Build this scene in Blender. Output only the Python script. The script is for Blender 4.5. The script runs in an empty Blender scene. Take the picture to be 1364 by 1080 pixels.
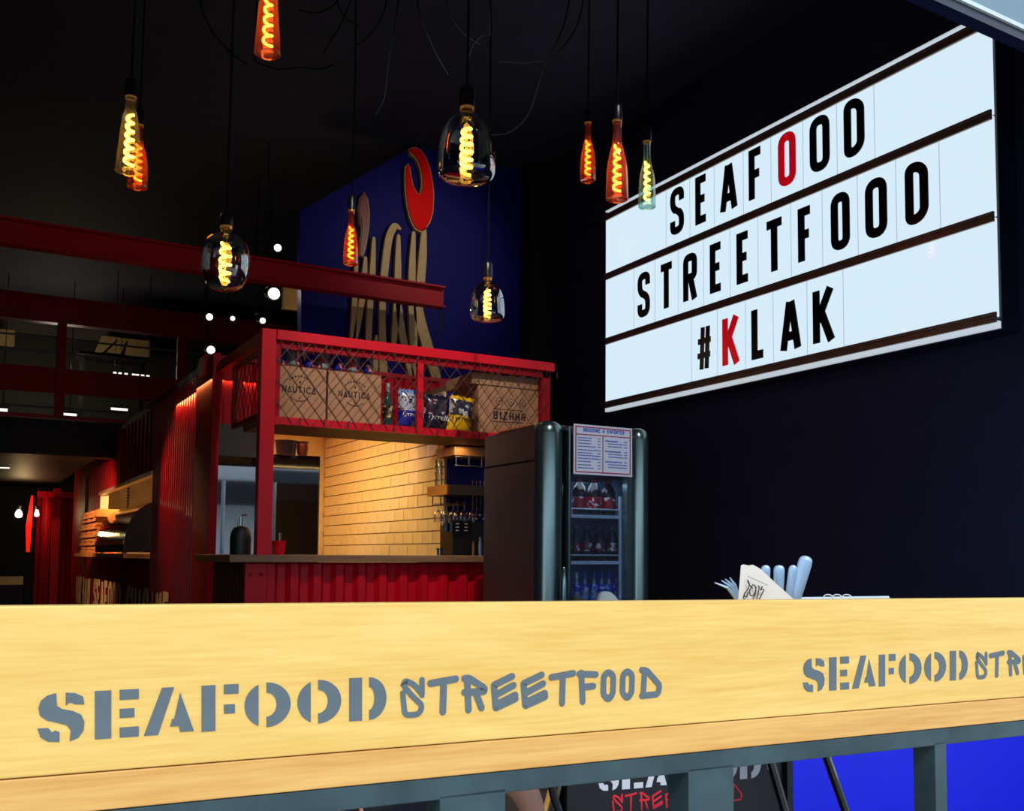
import bpy, bmesh, math, random
from mathutils import Vector, Matrix
random.seed(7)
C = bpy.context.scene.collection
PI = math.pi
# ------------------------------------------------------------------ camera
W_, H_, F_ = 1364.0, 1080.0, 1321.5
CX, CY = 760.0, 650.0
CAMZ = 1.12
_D = Vector((-60-CX, 735-CY, F_)).normalized()
_S = Vector((2900-CX, 748-CY, F_)); _S = (_S - _D*_S.dot(_D)).normalized()
_U = _S.cross(_D)
if _U.y > 0: _U = -_U
ROT = Matrix((_S, _D, _U))                      # camera coords (x right, y down, z forward) -> world
EYE = Vector((0, 0, CAMZ))
cam = bpy.data.cameras.new('camera'); camo = bpy.data.objects.new('camera', cam); C.objects.link(camo)
cam.sensor_fit = 'HORIZONTAL'; cam.sensor_width = 36.0; cam.lens = F_/W_*36.0
cam.shift_x = -(CX-W_/2)/W_; cam.shift_y = (CY-H_/2)/W_
cam.clip_start = .02; cam.clip_end = 200
r_, d_, f_ = ROT @ Vector((1,0,0)), ROT @ Vector((0,1,0)), ROT @ Vector((0,0,1))
m = Matrix((( r_.x, -d_.x, -f_.x, EYE.x), (r_.y, -d_.y, -f_.y, EYE.y), (r_.z, -d_.z, -f_.z, EYE.z), (0,0,0,1)))
camo.matrix_world = m
bpy.context.scene.camera = camo
def ray(u, v): return ROT @ Vector(((u-CX)/F_, (v-CY)/F_, 1))
def at_t(u, v, t): return EYE + ray(u, v)*t
def at_x(u, v, X): r = ray(u, v); return EYE + r*(X/r.x)
def at_y(u, v, Y): r = ray(u, v); return EYE + r*(Y/r.y)
def at_z(u, v, Z): r = ray(u, v); return EYE + r*((Z-CAMZ)/r.z)
# ------------------------------------------------------------------ world, lights, exposure
sc = bpy.context.scene
sc.view_settings.view_transform = 'Standard'; sc.view_settings.look = 'None'
sc.view_settings.gamma = 1.0; sc.view_settings.exposure = 0.0
try: sc.view_settings.use_curve_mapping = False
except Exception: pass
sc.cycles.max_bounces = 8; sc.cycles.transparent_max_bounces = 16
sc.cycles.caustics_reflective = False; sc.cycles.caustics_refractive = False
sc.cycles.sample_clamp_indirect = 4.0
w = bpy.data.worlds.new('sky'); sc.world = w; w.use_nodes = True
nt = w.node_tree; bg = nt.nodes['Background']
tc = nt.nodes.new('ShaderNodeTexCoord'); sx = nt.nodes.new('ShaderNodeSeparateXYZ'); cr = nt.nodes.new('ShaderNodeValToRGB')
nt.links.new(tc.outputs['Generated'], sx.inputs[0]); nt.links.new(sx.outputs['Z'], cr.inputs[0]); nt.links.new(cr.outputs[0], bg.inputs[0])
cr.color_ramp.elements[0].color = (.80, .90, 1, 1); cr.color_ramp.elements[1].color = (.45, .66, 1, 1)
bg.inputs[1].default_value = 1.8
def lamp(name, kind, loc, energy, col, size=.3, rot=None, spot=None, size_y=None, target=None):
    l = bpy.data.lights.new(name, kind); l.energy = energy; l.color = col
    if kind == 'AREA':
        l.size = size
        if size_y: l.shape = 'RECTANGLE'; l.size_y = size_y
    elif kind == 'SUN': l.angle = size
    else: l.shadow_soft_size = size
    if spot: l.spot_size = spot; l.spot_blend = 1.0
    o = bpy.data.objects.new(name, l); o.location = loc
    if rot: o.rotation_euler = rot
    if target is not None: o.rotation_euler = (Vector(target)-Vector(loc)).to_track_quat('-Z', 'Y').to_euler()
    C.objects.link(o); return o
WARM = (1, .62, .26)
lamp('sun', 'SUN', (0, -5, 6), 1.75, (1, .92, .80), .03, target=(1.2, -1.6, 2.6))
lamp('rail_fill_spot', 'SPOT', (1.9, 3.3, 4.75), 480, (1, .93, .86), .04, spot=.75, target=(2.7, 6.5, 2.3))  # added out-of-view spot that brightens the red kitchen front
lamp('fridge_fill_spot', 'SPOT', (2.6, 2.3, 4.75), 210, (.9, .95, 1), .04, spot=.5, target=(3.2, 4.97, 1.6))  # added out-of-view fill for the menu card and fridge
lamp('kitchen_light', 'AREA', (2.15, 8.7, 2.46), 62, (1, .62, .19), 1.1, size_y=1.6)
lamp('kitchen_front_light', 'AREA', (2.9, 6.92, 1.955), 4, (1, .66, .22), .9, size_y=.05)
lamp('hatch_light', 'AREA', (2.5, 12.9, 2.40), 150, (1, .68, .3), 1.2, size_y=.4)
lamp('hatch_bulb', 'POINT', (2.1, 12.6, 2.1), 55, (1, .68, .28), .08)
lamp('logo_spot', 'SPOT', (4.3, 6.4, 4.7), 68, (1, .88, .72), .05, spot=1.0, target=(3.7, 8.8, 3.9))
lamp('red_wall_spot', 'SPOT', (0.95, 10.3, 2.45), 110, WARM, .05, spot=1.25, target=(1.66, 9.5, 1.45))
lamp('hatch_shelf_spot', 'SPOT', (0.55, 13.2, 2.22), 130, (1, .58, .3), .05, spot=1.7, target=(1.5, 14.2, 1.2))
lamp('far_wall_lamp_glow', 'POINT', tuple(at_y(27, 684, 18.75)), 14, (1, .7, .3), .05)
lamp('mezzanine_glow', 'POINT', (1.2, 16.3, 3.7), 34, (1, .85, .6), .2)
# ------------------------------------------------------------------ helpers
def srgb(r, g, b):
    def c(x):
        x /= 255.0
        return x/12.92 if x <= .04045 else ((x+.055)/1.055)**2.4
    return (c(r), c(g), c(b), 1)
MATS = {}
def mat(name, col, rough=.5, metal=0, emit=None, estr=1, vary=.12, scale=6, coat=0, bump=0, spec=.5, stretch=None):
    if name in MATS: return MATS[name]
    m = bpy.data.materials.new(name); m.use_nodes = True; n = m.node_tree; b = n.nodes['Principled BSDF']
    b.inputs['Roughness'].default_value = rough; b.inputs['Metallic'].default_value = metal
    b.inputs['Specular IOR Level'].default_value = spec
    if coat: b.inputs['Coat Weight'].default_value = coat; b.inputs['Coat Roughness'].default_value = .04
    if vary or bump:
        t = n.nodes.new('ShaderNodeTexCoord'); mp = n.nodes.new('ShaderNodeMapping'); ns = n.nodes.new('ShaderNodeTexNoise')
        ns.inputs['Scale'].default_value = scale; ns.inputs['Detail'].default_value = 4
        n.links.new(t.outputs['Object'], mp.inputs[0]); n.links.new(mp.outputs[0], ns.inputs['Vector'])
        if stretch: mp.inputs['Scale'].default_value = stretch
        r = n.nodes.new('ShaderNodeValToRGB'); n.links.new(ns.outputs[0], r.inputs[0])
        r.color_ramp.elements[0].position = .3; r.color_ramp.elements[1].position = .7
        r.color_ramp.elements[0].color = tuple(c*(1-vary) for c in col[:3])+(1,)
        r.color_ramp.elements[1].color = tuple(min(1, c*(1+vary)) for c in col[:3])+(1,)
        n.links.new(r.outputs[0], b.inputs['Base Color'])
        if bump:
            bp = n.nodes.new('ShaderNodeBump'); bp.inputs['Strength'].default_value = bump; bp.inputs['Distance'].default_value = .01
            n.links.new(ns.outputs[0], bp.inputs['Height']); n.links.new(bp.outputs[0], b.inputs['Normal'])
    else: b.inputs['Base Color'].default_value = col
    if emit: b.inputs['Emission Color'].default_value = emit; b.inputs['Emission Strength'].default_value = estr
    MATS[name] = m; return m
def glass(name, tint, gloss=.18, edge=.5, scat=0):
    m = bpy.data.materials.new(name); m.use_nodes = True; n = m.node_tree; n.nodes.clear()
    o = n.nodes.new('ShaderNodeOutputMaterial'); t = n.nodes.new('ShaderNodeBsdfTransparent'); g = n.nodes.new('ShaderNodeBsdfGlossy')
    g.inputs['Roughness'].default_value = .02; t.inputs[0].default_value = tint
    lw = n.nodes.new('ShaderNodeLayerWeight'); lw.inputs[0].default_value = edge
    mr = n.nodes.new('ShaderNodeMapRange'); mr.inputs[3].default_value = gloss*.35; mr.inputs[4].default_value = min(1, gloss*4)
    n.links.new(lw.outputs['Facing'], mr.inputs[0])
    x = n.nodes.new('ShaderNodeMixShader'); n.links.new(mr.outputs[0], x.inputs[0]); n.links.new(t.outputs[0], x.inputs[1]); n.links.new(g.outputs[0], x.inputs[2])
    if scat:
        tr = n.nodes.new('ShaderNodeBsdfTranslucent'); df = n.nodes.new('ShaderNodeBsdfDiffuse'); a1 = n.nodes.new('ShaderNodeMixShader'); a2 = n.nodes.new('ShaderNodeMixShader')
        tr.inputs[0].default_value = tint; df.inputs[0].default_value = tint; a1.inputs[0].default_value = .3; a2.inputs[0].default_value = scat
        n.links.new(tr.outputs[0], a1.inputs[1]); n.links.new(df.outputs[0], a1.inputs[2]); n.links.new(x.outputs[0], a2.inputs[1]); n.links.new(a1.outputs[0], a2.inputs[2]); n.links.new(a2.outputs[0], o.inputs[0])
    else: n.links.new(x.outputs[0], o.inputs[0])
    MATS[name] = m; return m
def wpos(o):
    p = Vector(o.location)
    while o.parent: o = o.parent; p += Vector(o.location)
    return p
def tag(o, label=None, cat=None, group=None, kind=None):
    if label: o['label'] = label
    if cat: o['category'] = cat
    if group: o['group'] = group
    if kind: o['kind'] = kind
    return o
def thing(name, label, cat, loc, group=None):
    o = bpy.data.objects.new(name, None); o.empty_display_size = .05; C.objects.link(o); o.location = loc
    return tag(o, label, cat, group)
class MB:
    def __init__(s): s.v = []; s.f = []; s.mi = []
    def add(s, vs, fs, mi=0):
        b = len(s.v); s.v += [Vector(v) for v in vs]; s.f += [tuple(i+b for i in f) for f in fs]; s.mi += [mi]*len(fs); return s
    def box(s, a, b, mi=0):
        x0, x1 = sorted((a[0], b[0])); y0, y1 = sorted((a[1], b[1])); z0, z1 = sorted((a[2], b[2]))
        return s.add([(x0,y0,z0),(x1,y0,z0),(x1,y1,z0),(x0,y1,z0),(x0,y0,z1),(x1,y0,z1),(x1,y1,z1),(x0,y1,z1)],
                     [(0,3,2,1),(4,5,6,7),(0,1,5,4),(1,2,6,5),(2,3,7,6),(3,0,4,7)], mi)
    def bar(s, p, q, wd, dp, up=(0,0,1), mi=0):
        p, q = Vector(p), Vector(q); d = (q-p).normalized(); up = Vector(up)
        if abs(d.dot(up)) > .97: up = Vector((0,1,0))
        a = d.cross(up).normalized()*wd/2; b = a.cross(d).normalized()*dp/2
        vs = [p-a-b, p+a-b, p+a+b, p-a+b, q-a-b, q+a-b, q+a+b, q-a+b]
        return s.add(vs, [(0,3,2,1),(4,5,6,7),(0,1,5,4),(1,2,6,5),(2,3,7,6),(3,0,4,7)], mi)
    def tube(s, path, r, n=8, mi=0, cap=True):
        P = [Vector(p) for p in path]; R = r if isinstance(r, (list, tuple)) else [r]*len(P)
        vs = []; ref = None
        for i, p in enumerate(P):
            d = (P[min(i+1, len(P)-1)]-P[max(i-1, 0)]).normalized()
            if ref is None: ref = d.orthogonal().normalized()
            a = (ref - d*ref.dot(d)); a = a.normalized() if a.length > 1e-6 else d.orthogonal().normalized(); ref = a
            b = d.cross(a)
            vs += [p + (a*math.cos(2*PI*k/n)+b*math.sin(2*PI*k/n))*R[i] for k in range(n)]
        fs = [(i*n+k, i*n+(k+1)%n, (i+1)*n+(k+1)%n, (i+1)*n+k) for i in range(len(P)-1) for k in range(n)]
        if cap: fs += [tuple(range(n))[::-1], tuple(range((len(P)-1)*n, len(P)*n))]
        return s.add(vs, fs, mi)
    def lathe(s, prof, c, n=24, mi=0, cap=False, axis=None):
        c = Vector(c); vs = []
        q = Vector((0,0,1)).rotation_difference(Vector(axis)).to_matrix() if axis else Matrix.Identity(3)
        for r, z in prof: vs += [c + q @ Vector((r*math.cos(2*PI*k/n), r*math.sin(2*PI*k/n), z)) for k in range(n)]
        fs = [(i*n+k, i*n+(k+1)%n, (i+1)*n+(k+1)%n, (i+1)*n+k) for i in range(len(prof)-1) for k in range(n)]
        if cap: fs += [tuple(range(n))[::-1], tuple(range((len(prof)-1)*n, len(prof)*n))]
        return s.add(vs, fs, mi)
    def prism(s, poly, dv, mi=0):                # poly: 3D points, dv: extrusion
        n = len(poly); P = [Vector(p) for p in poly]; dv = Vector(dv)
        return s.add(P + [p+dv for p in P], [tuple(range(n)), tuple(range(2*n-1, n-1, -1))] + [(i, i+n, (i+1)%n+n, (i+1)%n) for i in range(n)], mi)
    def ribbon(s, pts, wd, T, dv, closed=False, caps=0, mi=0):   # pts 2D, T maps 2D -> 3D
        P = [Vector(p) for p in pts]; n = len(P)
        WD = wd if isinstance(wd, (list, tuple)) else [wd]*n
        L, R = [], []
        for i in range(n):
            a = P[(i-1) % n] if (closed or i > 0) else None; b = P[(i+1) % n] if (closed or i < n-1) else None
            d1 = (P[i]-a).normalized() if a is not None and (P[i]-a).length > 1e-9 else None
            d2 = (b-P[i]).normalized() if b is not None and (b-P[i]).length > 1e-9 else None
            d1 = d1 or d2; d2 = d2 or d1
            n1 = Vector((-d1.y, d1.x)); n2 = Vector((-d2.y, d2.x)); mm = n1+n2
            if mm.length < 1e-4: mm = n1
            mm.normalize(); k = 1/max(.45, mm.dot(n1)); h = WD[i]/2*k
            L.append(P[i]+mm*h); R.append(P[i]-mm*h)
        if closed: L.append(L[0]); R.append(R[0])
        dv = Vector(dv); base = [T(p) for p in L]+[T(p) for p in R]; k = len(L)
        vs = base + [b+dv for b in base]; fs = []
        for i in range(k-1):
            fs += [(i, i+1, k+i+1, k+i), (2*k+i+1, 2*k+i, 3*k+i, 3*k+i+1), (i, 2*k+i, 2*k+i+1, i+1), (k+i+1, 3*k+i+1, 3*k+i, k+i)]
        if not closed: fs += [(0, k, 3*k, 2*k), (k-1, 3*k-1, 4*k-1, 2*k-1)]
        s.add(vs, fs, mi)
        if caps and not closed:
            for e, w0 in ((P[0], WD[0]), (P[-1], WD[-1])):
                s.prism([T(e+Vector((math.cos(a), math.sin(a)))*w0/2) for a in [2*PI*j/12 for j in range(12)]], dv*(.96 if e is P[0] else .93), mi)
        return s
    def rot(s, piv, ang, axis='Z'):
        R = Matrix.Rotation(ang, 3, axis); piv = Vector(piv); s.v = [piv + R @ (v-piv) for v in s.v]; return s
    def build(s, name, mats, parent=None, smooth=False, bevel=0, label=None, kind=None, origin=None, seg=2):
        if parent is not None: o0 = wpos(parent)
        elif origin is not None: o0 = Vector(origin)
        else:
            lo = [min(v[i] for v in s.v) for i in range(3)]; hi = [max(v[i] for v in s.v) for i in range(3)]
            o0 = Vector(((lo[0]+hi[0])/2, (lo[1]+hi[1])/2, lo[2]))
        if parent is not None:
            lo = [min(v[i] for v in s.v) for i in range(3)]; hi = [max(v[i] for v in s.v) for i in range(3)]
            c = Vector(((lo[0]+hi[0])/2, (lo[1]+hi[1])/2, (lo[2]+hi[2])/2))
        else: c = o0
        me = bpy.data.meshes.new(name); me.from_pydata([tuple(v-c) for v in s.v], [], s.f)
        bm = bmesh.new(); bm.from_mesh(me); bmesh.ops.recalc_face_normals(bm, faces=bm.faces); bm.to_mesh(me); bm.free()
        for mm in (mats if isinstance(mats, (list, tuple)) else [mats]): me.materials.append(mm)
        for p, i in zip(me.polygons, s.mi): p.material_index = i; p.use_smooth = bool(smooth)
        o = bpy.data.objects.new(name, me); C.objects.link(o)
        if smooth:
            try: me.set_sharp_from_angle(angle=math.radians(40))
            except Exception: pass
        if parent is not None: o.parent = parent; o.location = c-o0
        else: o.location = o0
        if bevel:
            b = o.modifiers.new('bevel', 'BEVEL'); b.width = bevel; b.segments = seg; b.limit_method = 'ANGLE'
        tag(o, label, kind=kind); return o
def part(name, m, parent, a=None, b=None, **k): return MB().box(a, b).build(name, m, parent, **k)
def struct(name, mb, m, **k): o = mb.build(name, m, **k); o['kind'] = 'structure'; return o
def copy_tree(o, parent=None):
    c = o.copy(); C.objects.link(c)
    if parent is not None: c.parent = parent
    for ch in list(o.children): copy_tree(ch, c)
    return c
def fillet(pts, r, closed=False, n=5):
    P = [Vector(p) for p in pts]; out = []; N = len(P)
    for i in range(N):
        if not closed and i in (0, N-1): out.append(P[i]); continue
        a, b, c = P[(i-1) % N], P[i], P[(i+1) % N]
        k = min(r, (a-b).length*.5, (c-b).length*.5)
        p = b+(a-b).normalized()*k; q = b+(c-b).normalized()*k
        for j in range(n+1):
            t = j/n; out.append(p*(1-t)**2 + b*2*t*(1-t) + q*t*t)
    return out
# condensed stroke letters: (points in the unit box, corner radius share, closed)
G = {
 'S': [([(1,.74),(1,1),(0,1),(0,.57),(1,.43),(1,0),(0,0),(0,.26)], .9, 0)],
 'E': [([(1,1),(0,1),(0,0),(1,0)], 0, 0), ([(0,.51),(.85,.51)], 0, 0)],
 'A': [([(0,-.06),(.44,1.02)], 0, 0), ([(1,-.06),(.56,1.02)], 0, 0), ([(.18,.24),(.82,.24)], 0, 0)],
 'F': [([(1,1),(0,1),(0,-.07)], 0, 0), ([(0,.5),(.85,.5)], 0, 0)],
 'O': [([(0,0),(1,0),(1,1),(0,1)], .9, 1)],
 'D': [([(0,0),(.6,0),(1,.12),(1,.88),(.6,1),(0,1)], .35, 1)],
 'T': [([(-.1,1),(1.1,1)], 0, 0), ([(.5,1),(.5,-.07)], 0, 0)],
 'R': [([(0,-.07),(0,1),(1,1),(1,.5),(0,.5)], .4, 0), ([(.55,.5),(1.02,-.07)], 0, 0)],
 'K': [([(0,-.07),(0,1.07)], 0, 0), ([(1,1.07),(.08,.4)], 0, 0), ([(.34,.6),(1.05,-.07)], 0, 0)],
 'L': [([(0,1.07),(0,0),(1,0)], 0, 0)],
 '#': [([(.3,0),(.42,1)], 0, 0), ([(.72,0),(.84,1)], 0, 0), ([(0,.33),(1,.33)], 0, 0), ([(.05,.67),(1.05,.67)], 0, 0)],
 'U': [([(0,1.07),(0,0),(1,0),(1,1.07)], .6, 0)],
 'B': [([(0,0),(1,0),(1,.5),(1,1),(0,1)], .35, 1), ([(0,.52),(.9,.52)], 0, 0)],
 'N': [([(0,-.07),(0,1)], 0, 0), ([(0,1),(1,0)], 0, 0), ([(1,0),(1,1.07)], 0, 0)],
 'I': [([(.5,-.07),(.5,1.07)], 0, 0)],
 'C': [([(1,.74),(1,1),(0,1),(0,0),(1,0),(1,.26)], .9, 0)],
 'Z': [([(0,1),(1,1),(0,0),(1,0)], 0, 0)],
 'M': [([(0,-.07),(0,1),(.5,.4),(1,1),(1,-.07)], 0, 0)],
 'H': [([(0,-.07),(0,1.07)], 0, 0), ([(1,-.07),(1,1.07)], 0, 0), ([(0,.5),(1,.5)], 0, 0)],
 'P': [([(0,-.07),(0,1),(1,1),(1,.45),(0,.45)], .4, 0)],
 'd': [([(0,0),(.5,1),(1,0)], 0, 1)],
 # loose brush hand
 's': [([(.95,1.0),(.95,.55)], 0, 0), ([(.95,.58),(.55,.88),(.12,1.0),(.04,.86),(.45,.55),(.98,.24),(.8,.0),(.1,.0),(.0,.64)], .3, 0)],
 't': [([(-.05,.9),(1.05,1)], 0, 0), ([(.52,.93),(.48,0)], 0, 0)],
 'r': [([(.2,.98),(.26,0)], 0, 0), ([(.08,1.0),(.3,1.0),(1,.66),(1,.56),(.08,.56)], .1, 0), ([(.58,.56),(.86,.04)], 0, 0)],
 'e': [([(.84,1.0),(.02,.74),(.1,.0),(1,.26)], .06, 0), ([(.1,.42),(.9,.7)], 0, 0), ([(.14,.12),(.98,.38)], 0, 0)],
 'f': [([(.12,1.0),(.2,0)], 0, 0), ([(0,.97),(1,.92)], 0, 0), ([(.15,.5),(.85,.52)], 0, 0)],
 'o': [([(.5,0),(0,.2),(.05,.85),(.5,1),(1,.85),(.95,.2)], .3, 1)],
 'q': [([(.2,.95),(.12,.08)], 0, 0), ([(.05,1),(.3,.98),(1,.4),(.9,.08),(.05,.06)], .2, 0)],
}
class Plane:                                                    # a real plane in the scene, with 2D axes a (right) and b (up)
    def __init__(s, o, a, b): s.o = Vector(o); s.a = Vector(a).normalized(); s.n = s.a.cross(Vector(b)).normalized(); s.b = s.n.cross(s.a).normalized()
    def hit(s, u, v):
        r = ray(u, v); t = (s.o-EYE).dot(s.n)/r.dot(s.n); p = EYE+r*t-s.o; return Vector((p.dot(s.a), p.dot(s.b)))
    def T(s, off=0): return lambda p: s.o+s.a*p[0]+s.b*p[1]+s.n*off
def glyph(mb, ch, bl, br, tr, tl, wd, T, dv, caps=0):
    bl, br, tr, tl = map(Vector, (bl, br, tr, tl)); Wx = (br-bl).length; Hy = (tl-bl).length
    ix = min(.5, wd/2/max(Wx, 1e-6)); iy = min(.5, wd/2/max(Hy, 1e-6))
    if ch == 'I': ix = 0
    def M(p):
        x = ix+p[0]*(1-2*ix); y = iy+p[1]*(1-2*iy)
        return (bl*(1-x)+br*x)*(1-y)+(tl*(1-x)+tr*x)*y
    for k, (pts, r, cl) in enumerate(G[ch]):
        q = [M(p) for p in pts]
        if r: q = fillet(q, r*Wx*.6, bool(cl))
        mb.ribbon(q, wd, T, dv*(1+.16*k), bool(cl), caps)
    return mb
def rect_letter(name, ch, pl, x0, x1, z0, z1, wd, dp, m, parent, off=0, caps=0, label=None):
    mb = MB(); glyph(mb, ch, (x0, z0), (x1, z0), (x1, z1), (x0, z1), wd, pl.T(off), pl.n*dp, caps)
    return mb.build(name, m, parent, label=label)
# ------------------------------------------------------------------ materials
black_wall = mat('black_wall_paint', srgb(40, 45, 70), .6, spec=.3, vary=.1)
black_ceil = mat('black_ceiling_paint', srgb(52, 52, 64), .8, spec=.2, vary=.1)
near_black = mat('near_black_paint', srgb(14, 14, 16), .5, spec=.25)
navy_paint = mat('navy_wall_paint', srgb(18, 17, 104), .6, spec=.12, vary=.06, scale=2)
bright_blue = mat('bright_blue_paint', srgb(6, 26, 222), .5, vary=.04)
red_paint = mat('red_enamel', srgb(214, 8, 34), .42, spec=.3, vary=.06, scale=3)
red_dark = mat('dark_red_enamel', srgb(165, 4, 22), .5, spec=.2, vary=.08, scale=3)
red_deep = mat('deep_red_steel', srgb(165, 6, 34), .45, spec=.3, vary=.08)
wood = None
def wood_mat(name, c1, c2, sc_=1.0, rough=.45, axis=0):
    m = bpy.data.materials.new(name); m.use_nodes = True; n = m.node_tree; b = n.nodes['Principled BSDF']; b.inputs['Roughness'].default_value = rough
    t = n.nodes.new('ShaderNodeTexCoord'); mp = n.nodes.new('ShaderNodeMapping'); n.links.new(t.outputs['Object'], mp.inputs[0])
    s = [28*sc_]*3; s[axis] = 1.6*sc_; mp.inputs['Scale'].default_value = s
    a = n.nodes.new('ShaderNodeTexNoise'); a.inputs['Scale'].default_value = 1.0; a.inputs['Detail'].default_value = 6; a.inputs['Distortion'].default_value = .6
    n.links.new(mp.outputs[0], a.inputs['Vector'])
    f = n.nodes.new('ShaderNodeTexNoise'); f.inputs['Scale'].default_value = 7; f.inputs['Detail'].default_value = 3
    n.links.new(mp.outputs[0], f.inputs['Vector'])
    mx = n.nodes.new('ShaderNodeMath'); mx.operation = 'MULTIPLY_ADD'; mx.inputs[1].default_value = .45; n.links.new(f.outputs[0], mx.inputs[0]); 
    ml = n.nodes.new('ShaderNodeMath'); ml.operation = 'MULTIPLY'; ml.inputs[1].default_value = .65; n.links.new(a.outputs[0], ml.inputs[0]); n.links.new(ml.outputs[0], mx.inputs[2])
    r = n.nodes.new('ShaderNodeValToRGB'); n.links.new(mx.outputs[0], r.inputs[0]); r.color_ramp.elements[0].position = .35; r.color_ramp.elements[1].position = .68
    r.color_ramp.elements[0].color = c1; r.color_ramp.elements[1].color = c2; n.links.new(r.outputs[0], b.inputs['Base Color'])
    bp = n.nodes.new('ShaderNodeBump'); bp.inputs['Strength'].default_value = .08; bp.inputs['Distance'].default_value = .003
    n.links.new(mx.outputs[0], bp.inputs['Height']); n.links.new(bp.outputs[0], b.inputs['Normal'])
    MATS[name] = m; return m
wood_board = wood_mat('pale_oak_board', srgb(232, 178, 84), srgb(246, 206, 116), 1.0)
wood_lip = wood_mat('honey_oak_strip', srgb(214, 152, 74), srgb(238, 186, 104), 1.0)
wood_counter = wood_mat('brown_oak_counter', srgb(128, 88, 62), srgb(160, 116, 84), .8)
wood_logo = mat('birch_plywood', srgb(196, 160, 100), .5, vary=.08, scale=20)
kraft = mat('kraft_cardboard', srgb(176, 128, 92), .8, vary=.06, scale=20)
ink = mat('black_print', srgb(30, 24, 22), .8, vary=0)
white_tile = mat('glazed_white_tile', srgb(240, 228, 196), .12, vary=.04, scale=3)
grout = mat('brown_grout', srgb(120, 96, 60), .9)
cream = mat('cream_paint', srgb(232, 214, 170), .6)
steel_dk = mat('weathered_dark_steel', srgb(64, 84, 88), .42, metal=.35, vary=.35, scale=9)
steel_navy = mat('dark_painted_steel', srgb(24, 30, 46), .35, vary=.1)
chrome = mat('brushed_chrome', srgb(150, 162, 166), .22, metal=1, vary=.05)
black_gloss = mat('black_gloss', srgb(8, 9, 14), .06, vary=0, spec=.8)
black_matte = mat('black_plastic', srgb(16, 16, 20), .5)
cord_m = mat('black_cord', srgb(8, 8, 10), .8, spec=.1, vary=0)
# ------------------------------------------------------------------ room shell
XR, CEIL, XL, YB = 5.1, 5.08, -2.2, 20.5
struct('floor', MB().box((XL-.2, 1.5, -.1), (XR+.3, YB+.2, 0)), mat('dark_concrete_floor', srgb(58, 56, 58), .5, bump=.1))
struct('trim_1', MB().box((-14, -14, -.12), (14, 1.5, -.001)), mat('grey_pavement', srgb(170, 168, 164), .85, vary=.12, bump=.3)).name = 'floor_terrace'
struct('ceiling', MB().box((XL-.2, 1.5, CEIL), (XR+.3, YB+.2, CEIL+.15)), black_ceil)
struct('wall_right', MB().box((XR, 1.5, 0), (XR+.2, YB+.2, CEIL)), black_wall)
struct('wall_left', MB().box((XL-.2, 1.5, 0), (XL, YB+.2, CEIL)), near_black)
struct('wall_back', MB().box((XL, YB, 0), (XR, YB+.2, CEIL)), mat('dark_olive_wall', srgb(34, 34, 28), .6))
# facade beam overhead at the entrance (seen top right) with lit glazing above it
p0 = at_y(1364, 70, 1.66); p1 = at_y(1364, 42, 1.62)
struct('trim_2', MB().box((XL, 1.62, p0.z), (XR+.3, 1.66, p1.z)), steel_navy)
struct('trim_3', MB().box((XL, 1.612, p1.z), (XR+.3, 1.66, p1.z+.012)), mat('pale_trim', srgb(200, 214, 214), .4))
struct('trim_4', MB().box((XL, 1.616, p1.z+.012), (XR+.3, 1.66, p1.z+.55)), mat('grey_shutter_housing', srgb(112, 136, 148), .5))
struct('wall_front', MB().box((XL, 1.60, p1.z+.55), (XR+.3, 1.80, CEIL)), near_black)
st_ = thing('street_building', 'pale building across the street behind the viewer, seen in glass reflections', 'building', (0, -12.5, 0))
part('facade', mat('pale_render', srgb(220, 226, 228), .8), st_, (-14, -14, -.1), (7.4, -12, 3.6)); part('shop_front', mat('slate_render', srgb(44, 58, 66), .6), st_, (7.4, -14, -.1), (14, -12, 4.2))
part('awning', mat('dark_awning', srgb(24, 28, 34), .8), st_, (1.5, -12, 2.45), (9.5, -10.6, 3.05)); part('cornice', mat('pale_cornice', srgb(225, 230, 232), .7), st_, (7.4, -12.1, 3.5), (14, -11.9, 3.9))
# ------------------------------------------------------------------ logo wall above the kitchen
YL = 8.8
lw = [at_y(u, v, YL) for u, v in ((400, 600), (400, 281), (559, 190), (694, 217), (694, 600))]
for p in lw:
    if p.z < 2.65: p.z = 2.65
struct('wall_logo', MB().prism([tuple(p) for p in lw], (0, .12, 0)), navy_paint)
pr = at_y(694, 300, YL).x
struct('wall_pier', MB().box((pr+.01, 8.6, 0), (XR, 9.1, CEIL)), mat('charcoal_pier', srgb(20, 20, 20), .6))
pl = Plane((0, YL, 0), (1, 0, 0), (0, 0, 1))                    # n = -y
logo = thing('logo_sign', 'large lobster-claw word logo in pale wood and red on the navy upper wall', 'sign', (3.4, YL, 3))
def px(pts, s=3.272, o=(400, 180)): return [pl.hit(o[0]+x/s, o[1]+y/s) for x, y in pts]
def brush(pts, ws, name='letter_stroke', m=None, z=.0, d=.05, label=None):
    P = px(pts); n = len(P); out = []; W = []
    for i in range(n-1):
        for k in range(6):
            t = k/6.0
            p0_, p1_, p2_, p3_ = P[max(i-1, 0)], P[i], P[i+1], P[min(i+2, n-1)]
            out.append(.5*((2*p1_)+(p2_-p0_)*t+(2*p0_-5*p1_+4*p2_-p3_)*t*t+(3*p1_-p0_-3*p2_+p3_)*t**3)); W.append((ws[i]*(1-t)+ws[i+1]*t)*10.3/F_/3.272)
    out.append(P[-1]); W.append(ws[-1]*10.3/F_/3.272)
    return MB().ribbon(out, W, pl.T(z), pl.n*d, False, 1).build(name, m or wood_logo, logo, label=label)
brush([(238,562),(232,640),(228,760),(222,870),(215,960)], [14,18,22,24,24])
brush([(277,540),(272,620),(262,720),(240,850),(228,900)], [12,24,24,22,16])
brush([(313,455),(307,600),(296,760),(290,900)], [12,24,24,24])
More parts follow.
